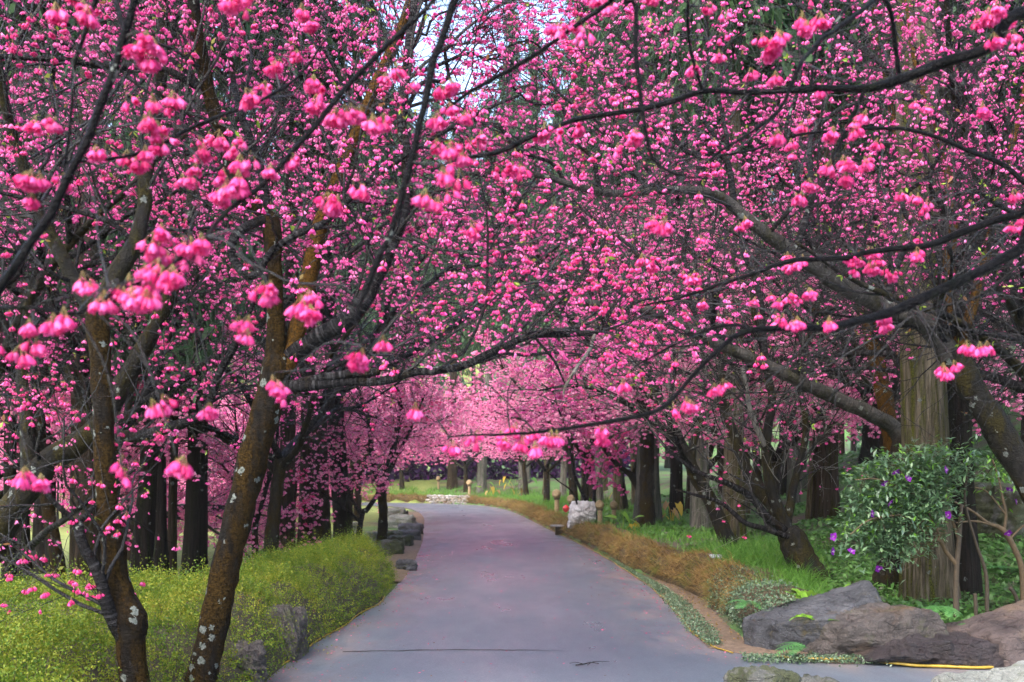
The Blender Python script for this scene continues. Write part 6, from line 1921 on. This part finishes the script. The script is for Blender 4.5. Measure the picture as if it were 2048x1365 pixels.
Pc, Tc, Nc = along_right(9.3, 30, 30)
cable('thin yellow cable winding along the weedy right road edge', [(2.0, 8.95, 0.016)] + [(a - 0.03, b, 0.012) for a, b in Pc], 0.006)
cable('thick yellow cable lying in front of the row of boulders', [(2.32, 8.70, 0.035), (2.7, 8.56, 0.035), (3.0, 8.56, 0.035), (3.4, 8.36, 0.022), (3.8, 8.30, 0.018), (4.1, 8.32, 0.02), (4.6, 8.26, 0.016), (6.5, 8.30, 0.016)], 0.013)
Pl = spline(np.array([p for p in LEFT if 5 < p[1] < 14]), 20)
cable('yellow cable along the foot of the hedge on the left', [(a + 0.02, b, 0.012) for a, b in Pl], 0.007)

g = np.random.default_rng(91)
c = W(1175, 1333, 8.42); c[2] = 0.012
P0 = np.array([c + np.array([-0.10, 0.0, 0.0]), c + np.array([-0.03, -0.02, 0.012]), c + np.array([0.03, 0.01, 0.02]), c + np.array([0.10, 0.03, 0.006])])
mb = MB()
V, Q, T, al = tubes(spline(P0, 12), np.linspace(0.007, 0.004, 12), 6, True); mb.add(V, Q, T)
V, Q, T, al = tubes(spline(np.array([c, c + [0.06, 0.05, 0.02], c + [0.2, 0.12, 0.006]]), 8), np.linspace(0.004, 0.002, 8), 5, True); mb.add(V, Q, T)
V, Q, T, al = tubes(spline(np.array([c + [-.04, 0, 0.01], c + [-0.10, 0.05, 0.014], c + [-0.15, 0.04, 0.006]]), 8), np.linspace(0.004, 0.002, 8), 5, True); mb.add(V, Q, T)
tag(obj('fallen_twig', mb.mesh('fallen_twig', [M['twig']])), 'broken dark twig lying on the asphalt near the camera', 'twig')
# ragged seam across the asphalt
n = 70
xs = np.linspace(-1.55, 0.55, n)
ys = 9.12 + 0.10 * np.sin((xs + 1.5) * 1.4) + 0.02 * snoise(np.stack([xs, xs * 0], -1), 9, 3)
w = (0.014 + 0.008 * snoise(np.stack([xs, xs * 0], -1), 14, 5)) * np.clip((0.6 - xs) * 1.5, 0.15, 1)
V = np.stack([np.stack([xs, ys - w, np.full(n, 0.004)], -1), np.stack([xs, ys + w, np.full(n, 0.004)], -1)], 1).reshape(-1, 3)
b = np.arange(n - 1) * 2
tag(obj('road_crack', mesh_of('road_crack', V, np.stack([b, b + 2, b + 3, b + 1], -1), None, [M['crack']])), 'ragged dark seam across the asphalt', kind='structure')


# ------------------------------------------------------------------ purple flowered bush
def leaf_mesh(name, L, w, mat, fold=0.25, seg=4, curl=0.15, heart=False):
    V, Q = [], []
    for k in range(seg + 1):
        t = k / seg
        ww = w * (math.sin(math.pi * min(1, (t * 0.93 + 0.05))) ** 0.8)
        if heart: ww = w * (1.05 * (1 - t) ** 0.75 if t > 0.18 else 0.75 + t * 1.2)
        z = -curl * L * t * t
        x = L * t
        V += [(x - (0.16 * L if heart and k == 0 else 0), -ww, z + fold * ww), (x, 0, z), (x - (0.16 * L if heart and k == 0 else 0), ww, z + fold * ww)]
    for k in range(seg):
        b = k * 3
        Q += [(b, b + 3, b + 4, b + 1), (b + 1, b + 4, b + 5, b + 2)]
    return mesh_of(name, V, Q, None, [mat])


def aim(d, roll=0.0):
    d = Vector([float(v) for v in d]).normalized()
    q = d.to_track_quat('X', 'Z')
    return (q.to_matrix() @ Matrix.Rotation(roll, 3, 'X')).to_euler()


def flower_parts(root, p, g):
    f = empty('flower', (0, 0, 0)); f.parent = root; f.location = [float(v) for v in p]
    d = nrm(np.array([g.normal() * 0.8, -0.8, 0.1 + g.normal() * 0.7]))
    f.rotation_euler = Vector(d).to_track_quat('Z', 'Y').to_euler()
    for k in range(5):
        a = k / 5 * 6.283 + g.uniform(-.15, .15)
        obj('petal', PETAL, f, (0.004 * math.cos(a), 0.004 * math.sin(a), 0), (0, g.uniform(-0.5, 0.1), a))
    V, Q, T, al = tubes(np.stack([np.array([[0, 0, 0], [0.004 * math.cos(k), 0.004 * math.sin(k), 0.01], [0.012 * math.cos(k * 1.3), 0.012 * math.sin(k * 1.3), 0.018]]) for k in range(7)]), np.full((7, 3), 0.0008), 3)
    obj('stamens', mesh_of('stamens', V, Q, None, [M['stamen']]), f)


PETAL = leaf_mesh('petal', 0.040, 0.018, M['purple'], 0.1, 4, -0.1)
BLEAF = leaf_mesh('leaf', 0.072, 0.0140, M['bush_leaf'], 0.3, 2, 0.2)
BTIP = leaf_mesh('leaf', 0.066, 0.0125, M['bush_tip'], 0.35, 2, 0.1)


def bush():
    g = np.random.default_rng(111)
    b = ground_hit(1912, 1252)
    D = b[1]
    root = empty('flowering_bush', b, 'leafy bush with purple flowers behind the row of boulders', 'bush')
    base = b

    def st(pts, name='stem', mat='bush_stem'):
        PR = spline(np.array([[*W(a, c, D + dd), w / 2 / FPX * D] for a, c, dd, w in pts]), 24)
        V, Q, T, al = tubes(PR[:, :3], PR[:, 3], 8, True)
        mb = MB(); mb.add(V, Q, T, 0, al)
        obj(name, mb.mesh(name, [M[mat]], base), root)
        return PR[:, :3]
    S = []
    S.append(st([(1914, 1256, 0, 15), (1912, 1200, 0, 12), (1913, 1140, 0, 11), (1918, 1080, 0, 10), (1923, 1010, 0, 7)], mat='bush_stem_dark'))
    S.append(st([(1912, 1128, 0, 9), (1893, 1105, 0, 9), (1880, 1082, -.05, 9), (1862, 1080, -.1, 6), (1850, 1065, -.12, 5), (1800, 1030, -.2, 4)]))
    S.append(st([(1880, 1083, -.05, 7), (1870, 1050, -.1, 5), (1830, 980, -.1, 4), (1790, 930, -.1, 3)]))
    S.append(st([(1918, 1080, 0, 7), (1890, 1000, .1, 5), (1860, 930, .1, 4)]))
    S.append(st([(1974, 1226, .3, 9), (1972, 1150, .3, 8), (1950, 1080, .25, 6), (1930, 1000, .2, 5), (1940, 920, .1, 4)], mat='bush_stem_dark'))
    S.append(st([(1800, 1030, -.2, 4), (1740, 1040, -.3, 3), (1700, 1070, -.35, 2)]))
    S.append(st([(1830, 990, -.1, 4), (1760, 960, -.2, 3), (1710, 960, -.25, 2)]))
    S.append(st([(1952, 1234, .1, 8), (1951, 1205, .1, 8), (1950, 1188, .1, 7)], mat='bush_stem_dark'))
    # leaf positions: blobs of the crown
    blobs = [(1790, 1000, 95, 85, 2295), (1730, 1050, 62, 70, 1071), (1850, 950, 85, 70, 1581), (1730, 965, 58, 48, 841), (1690, 1075, 45, 60, 500), (1770, 1060, 60, 70, 500), (1880, 1010, 55, 70, 841), (1800, 1085, 70, 38, 841), (1790, 1130, 45, 38, 306), (1940, 905, 70, 35, 484), (1745, 915, 40, 25, 306), (1850, 895, 60, 25, 382), (1735, 1110, 40, 26, 280)]
    C, tips = [], []
    for cx, cy, rx, ry, n in blobs:
        n = int(n * 0.8)
        v = nrm(g.normal(size=(n, 3))) * (g.random((n, 1)) ** 0.5) * g.uniform(0.85, 1.35, (n, 1))
        p = np.array([W(cx, cy, D)]) + v * np.array([rx / FPX * D, 0.34, ry / FPX * D]) + np.array([0, -0.05, 0])
        C.append(p); tips.append((v[:, 2] > 0.45) & (g.random(n) < 0.65))
    C = np.concatenate(C); tips = np.concatenate(tips)
    whorl = g.integers(0, len(C) // 6, len(C))
    C = C[whorl * 6 % len(C)] * 0.75 + C * 0.25             # gather leaves into whorls
    dirs = nrm(g.normal(size=C.shape) * np.array([1, 1, 0.6]) + np.array([0, -0.25, 0.1]))
    order = np.argsort(C[:, 1])
    parts = order[:300]
    for k in parts:
        obj('leaf', BTIP if tips[k] else BLEAF, root, C[k] - base, aim(dirs[k], g.uniform(-.6, .6)), [g.uniform(0.75, 1.2)] * 3)
    rest = order[300:]
    for me, sel, nm in ((BLEAF, rest[~tips[rest]], 'leaves'), (BTIP, rest[tips[rest]], 'tip_leaves')):
        Vt = np.array([v.co[:] for v in me.vertices]); Qt = np.array([list(p.vertices) for p in me.polygons])
        mb = MB()
        for k in sel:
            Rm = np.array(Matrix(aim(dirs[k], g.uniform(-.6, .6)).to_matrix()))
            mb.add(Vt * g.uniform(0.75, 1.2) @ Rm.T + C[k], Qt)
        tag(obj(nm, mb.mesh(nm, [me.materials[0]], base), root), kind='stuff')
    # side twigs from the stems towards the leaves
    k = g.choice(len(C), 130, replace=False)
    allS = np.concatenate(S)
    mb = MB()
    for q in C[k]:
        a = allS[np.argmin(np.linalg.norm(allS - q, axis=1))]
        V, Q, T, al = tubes(spline(np.array([a, (a + q) / 2 + g.normal(size=3) * 0.03, q]), 6), np.linspace(0.0035, 0.0015, 6), 4)
        mb.add(V, Q)
    tag(obj('twigs', mb.mesh('twigs', [M['bush_stem']], base), root), kind='stuff')
    for px, py in [(1791, 944), (1768, 966), (1890, 940), (1815, 958), (1742, 1028), (1668, 1074), (1664, 1103), (1702, 1104), (1757, 1137), (1779, 1005), (1898, 1030)]:
        flower_parts(root, W(px, py, D - 0.36) - base, g)


bush()


def thin_bush():
    g = np.random.default_rng(121)
    b = ground_hit(2044, 1226)
    D = b[1]
    root = empty('flowering_bush', b, 'leggy brown stemmed bush with few leaves at the right edge', 'bush')
    def st(pts, mat='bush_stem'):
        PR = spline(np.array([[*W(a, c, D + dd), w / 2 / FPX * D] for a, c, dd, w in pts]), 24)
        V, Q, T, al = tubes(PR[:, :3], PR[:, 3], 8, True)
        mb = MB(); mb.add(V, Q, T, 0, al)
        obj('stem', mb.mesh('stem', [M[mat]], b), root)
        return PR[:, :3]
    S = [st([(2046, 1230, 0, 14), (2047, 1180, 0, 13), (2042, 1130, 0, 12), (2025, 1090, 0, 12), (2012, 1068, 0, 13), (2000, 1055, 0, 10), (1978, 1048, 0, 7), (1940, 1020, -.05, 5), (1895, 998, -.1, 3)]),
         st([(2008, 1062, 0, 7), (2012, 1030, 0, 6), (2004, 990, 0, 5), (1998, 960, .05, 4), (1985, 920, .05, 3)]),
         st([(1982, 1050, 0, 5), (1950, 1043, -.05, 4), (1912, 1046, -.1, 3)]),
         st([(2012, 1030, 0, 4), (1975, 985, 0, 3), (1950, 975, 0, 2)]),
         st([(2020, 1078, 0, 5), (2050, 1050, 0, 4), (2080, 1040, 0, 3)]),
         st([(2038, 1215, -.05, 9), (2030, 1190, -.08, 8), (2020, 1176, -.1, 8)], 'bush_stem_dark')]
    pts = np.array([W(x, y, D + g.normal() * 0.1) for x, y in zip(g.normal(2005, 38, 150), g.normal(945, 32, 150))])
    for k in range(150):
        obj('leaf', BTIP if g.random() < 0.55 else BLEAF, root, pts[k] - b, aim(g.normal(size=3) + np.array([0, -.2, -.1]), g.uniform(-.6, .6)), [g.uniform(0.8, 1.3)] * 3)
    for px, py in [(2020, 978), (2031, 1004), (2016, 1066)]:
        flower_parts(root, W(px, py, D - 0.15) - b, g)


thin_bush()

# ------------------------------------------------------------------ broad leaved plants
TARO = [leaf_mesh('leaf', 0.34, 0.13, M[m], 0.18, 5, 0.25, True) for m in ('taro_green', 'taro_yellow', 'taro_brown')]


def taro(px, py, label, leaves, seed, s=1.0):
    g = np.random.default_rng(seed)
    b = ground_hit(px, py)
    root = empty('taro_plant', b, label, 'plant')
    for k, (dx, h, kind) in enumerate(leaves):
        top = np.array([dx, g.uniform(-0.25, 0.2), h]) * s
        P = spline(np.array([[dx * 0.1, 0, -0.04], [dx * 0.5, top[1] * 0.4, h * 0.65 * s], top]), 10)
        V, Q, T, al = tubes(P, np.linspace(0.012, 0.006, 10), 5)
        st = obj('stalk', mesh_of('stalk', V, Q, None, [M['taro_green'] if kind == 0 else M['taro_yellow']]), root)
        d = np.array([np.sign(dx + 1e-3) * 0.7 + g.normal() * 0.25, -0.5 + g.normal() * 0.3, -0.55 if kind == 0 else -1.3])
        if kind == 0 and g.random() < 0.4: d[2] = 0.4
        obj('leaf', TARO[kind], root, top, aim(d, g.uniform(-.5, .5)), [s * g.uniform(0.8, 1.2)] * 3)
    return root


taro(1033, 993, 'clump of broad yellow and green leaves on the bank past the bend', [(-0.75, 0.75, 1), (-0.5, 0.55, 1), (-0.55, 0.9, 1), (-0.1, 1.0, 0), (-0.25, 0.8, 0), (0.15, 0.8, 0), (0.3, 0.55, 0), (0.0, 0.5, 0), (0.75, 0.85, 0), (0.45, 0.3, 2), (-0.1, 0.3, 0), (0.2, 0.35, 2)], 1, 1.25)
taro(978, 995, 'small yellowing broad leaved plant by the pale straight conifer', [(-0.45, 0.5, 0), (0.05, 0.75, 0), (0.15, 0.5, 1), (0.45, 0.35, 2), (-0.1, 0.3, 2)], 2, 1.2)
taro(1296, 1046, 'plant with one hanging yellow leaf at the foot of the thick grey conifer', [(-0.16, 0.42, 1), (0.15, 0.42, 0), (0.3, 0.36, 0), (0.08, 0.5, 0)], 3, 0.95)
taro(1344, 1044, 'plant with pale curled leaves right of the thick grey conifer', [(-0.1, 0.5, 2), (0.15, 0.48, 1), (0.05, 0.3, 2), (-0.25, 0.2, 2)], 4, 0.95)
taro(1246, 1062, 'broad green leaf plant leaning over the bank right of the posts', [(-0.15, 0.3, 0), (0.0, 0.42, 0), (0.2, 0.25, 0), (0.3, 0.3, 0), (0.25, 0.15, 1)], 5, 0.95)
taro(1470, 1140, 'broad blue green leaves at the foot of the black trunked cherry', [(-0.1, 0.16, 0), (0.22, 0.14, 0), (0.12, 0.2, 0), (0.02, 0.1, 1)], 6, 0.8)
taro(1146, 1036, 'yellow green leaf beside the red lantern', [(0.0, 0.42, 0), (0.05, 0.6, 1)], 7, 0.8)
taro(1215, 1000, 'pale broad leaved plants in the wood behind the posts', [(-0.4, 0.5, 0), (0.1, 0.6, 0), (0.4, 0.5, 1), (0.2, 0.35, 0), (-0.2, 0.35, 0)], 8, 1.0)


def strap(name, L, w, mat, seg=8, droop=0.8, wave=0.0):
    V, Q = [], []
    x = z = 0.0; a = 0.9
    for k in range(seg + 1):
        t = k / seg
        ww = w * max(0.08, math.sin(math.pi * (0.12 + 0.86 * t)) ** 0.7)
        zz = wave * w * math.sin(k * 2.4)
        V += [(x, -ww, z + 0.35 * ww + zz), (x, 0, z), (x, ww, z + 0.35 * ww - zz)]
        a -= droop / seg * (0.6 + t)
        x += L / seg * math.cos(a); z += L / seg * math.sin(a)
    for k in range(seg):
        b = k * 3
        Q += [(b, b + 3, b + 4, b + 1), (b + 1, b + 4, b + 5, b + 2)]
    return mesh_of(name, V, Q, None, [mat])


g = np.random.default_rng(131)
FR = [strap('frond', 0.55, 0.05, M['nest_fern'], 9, d, 0.25) for d in (0.7, 1.3, 1.9)]
bnf = np.array([3.02, 9.75, 0]); bnf[2] = gz(bnf[0], bnf[1]) + 0.04
root = empty('nest_fern', bnf, "bright green bird's nest fern with broad fronds behind the slanting boulder", 'fern')
for k in range(11):
    obj('frond', FR[k % 3], root, (0, 0, 0), (0, g.uniform(-.35, .15), k / 11 * 6.28 + g.uniform(-.2, .2)), [g.uniform(0.8, 1.25)] * 3)
bl = np.array([2.72, 8.80, 0.30])
root = empty('nest_fern', bl, 'pale wavy fronds growing in the gap between the grey and the brown boulder', 'fern')
for k, a in enumerate((0.1, 3.0, 0.8, 2.4, -0.4)):
    obj('frond', FR[2 - k % 2], root, (0, 0, 0), (0, 0.15, a), [0.52] * 3)


def fern(loc, label, n, L, seed, arc=(0, 6.283), up=0.7):
    g = np.random.default_rng(seed)
    root = empty('fern', loc, label, 'fern')
    for k in range(n):
        az = arc[0] + (arc[1] - arc[0]) * (k + 0.5) / n + g.uniform(-.15, .15)
        P = grow(np.zeros((1, 3)), np.array([[math.cos(az), math.sin(az), up]]), np.array([L * g.uniform(0.8, 1.1)]), 12, 0.02, -0.10, g)[0]
        mb = MB()
        V, Q, T, al = tubes(P, np.linspace(0.003, 0.001, 12), 3); mb.add(V, Q)
        tg = nrm(np.gradient(P, axis=0)); sd = nrm(np.cross(tg, [0, 0, 1.0]))
        for i in range(1, 12):
            wl = L * 0.30 * math.sin(math.pi * (0.12 + 0.86 * i / 12)) ** 0.8
            for s_ in (-1, 1):
                d = nrm(sd[i] * s_ + tg[i] * 0.45 + np.array([0, 0, -0.12]))
                q = P[i]; ww = L * 0.026
                mb.add([q - tg[i] * ww, q + d * wl * 0.5 - tg[i] * ww, q + d * wl, q + d * wl * 0.5 + tg[i] * ww * 1.2, q + tg[i] * ww], [(0, 1, 3, 4)], [(1, 2, 3)])
        obj('frond', mb.mesh('frond', [M['fern']]), root)


fern((2.56, 8.66, 0.12), 'small fern growing out between the grey and brown boulders', 4, 0.28, 1, (2.0, 4.2), 0.5)
fern((3.85, 8.95, 0.44), 'little fern on top of the brown mossy boulder', 5, 0.22, 2, (3.0, 6.2), 0.3)
fern((4.05, 8.85, 0.30), 'small fern at the right foot of the brown mossy boulder', 4, 0.20, 3, (3.4, 5.8), 0.3)
pf = ground_hit(2010, 1150)
fern((pf[0] + .1, pf[1], pf[2]), 'arching fern beside the leggy brown stemmed bush', 6, 0.42, 4, (1.5, 5.5), 0.9)
pf = ground_hit(2030, 1180)
fern((pf[0] + .5, pf[1] + .3, pf[2]), 'low fern on the grass at the far right', 6, 0.36, 5, (0, 6.2), 0.7)
fern((2.35, 9.9, 0.36), 'little fern in the creeper at the near end of the bank', 5, 0.22, 6, (2.4, 5.2), 0.5)

# ------------------------------------------------------------------ damp air
mh = bpy.data.materials.new('haze')
mh.use_nodes = True
nt = mh.node_tree
nt.nodes.clear()
o_ = nt.nodes.new('ShaderNodeOutputMaterial')
pv = nt.nodes.new('ShaderNodeVolumePrincipled')
pv.inputs['Color'].default_value = (0.93, 0.94, 0.97, 1)
pv.inputs['Density'].default_value = 0.0003
nt.links.new(pv.outputs[0], o_.inputs['Volume'])
V = np.array([(x, y, z) for x in (-430, 430) for y in (-130, 530) for z in (-2.2, 126)], float)
Q = [(0, 1, 3, 2), (4, 6, 7, 5), (0, 4, 5, 1), (2, 3, 7, 6), (0, 2, 6, 4), (1, 5, 7, 3)]
tag(obj('haze', mesh_of('haze', V, Q, None, [mh], smooth=False)), 'thin damp haze in the air under the trees', kind='stuff')
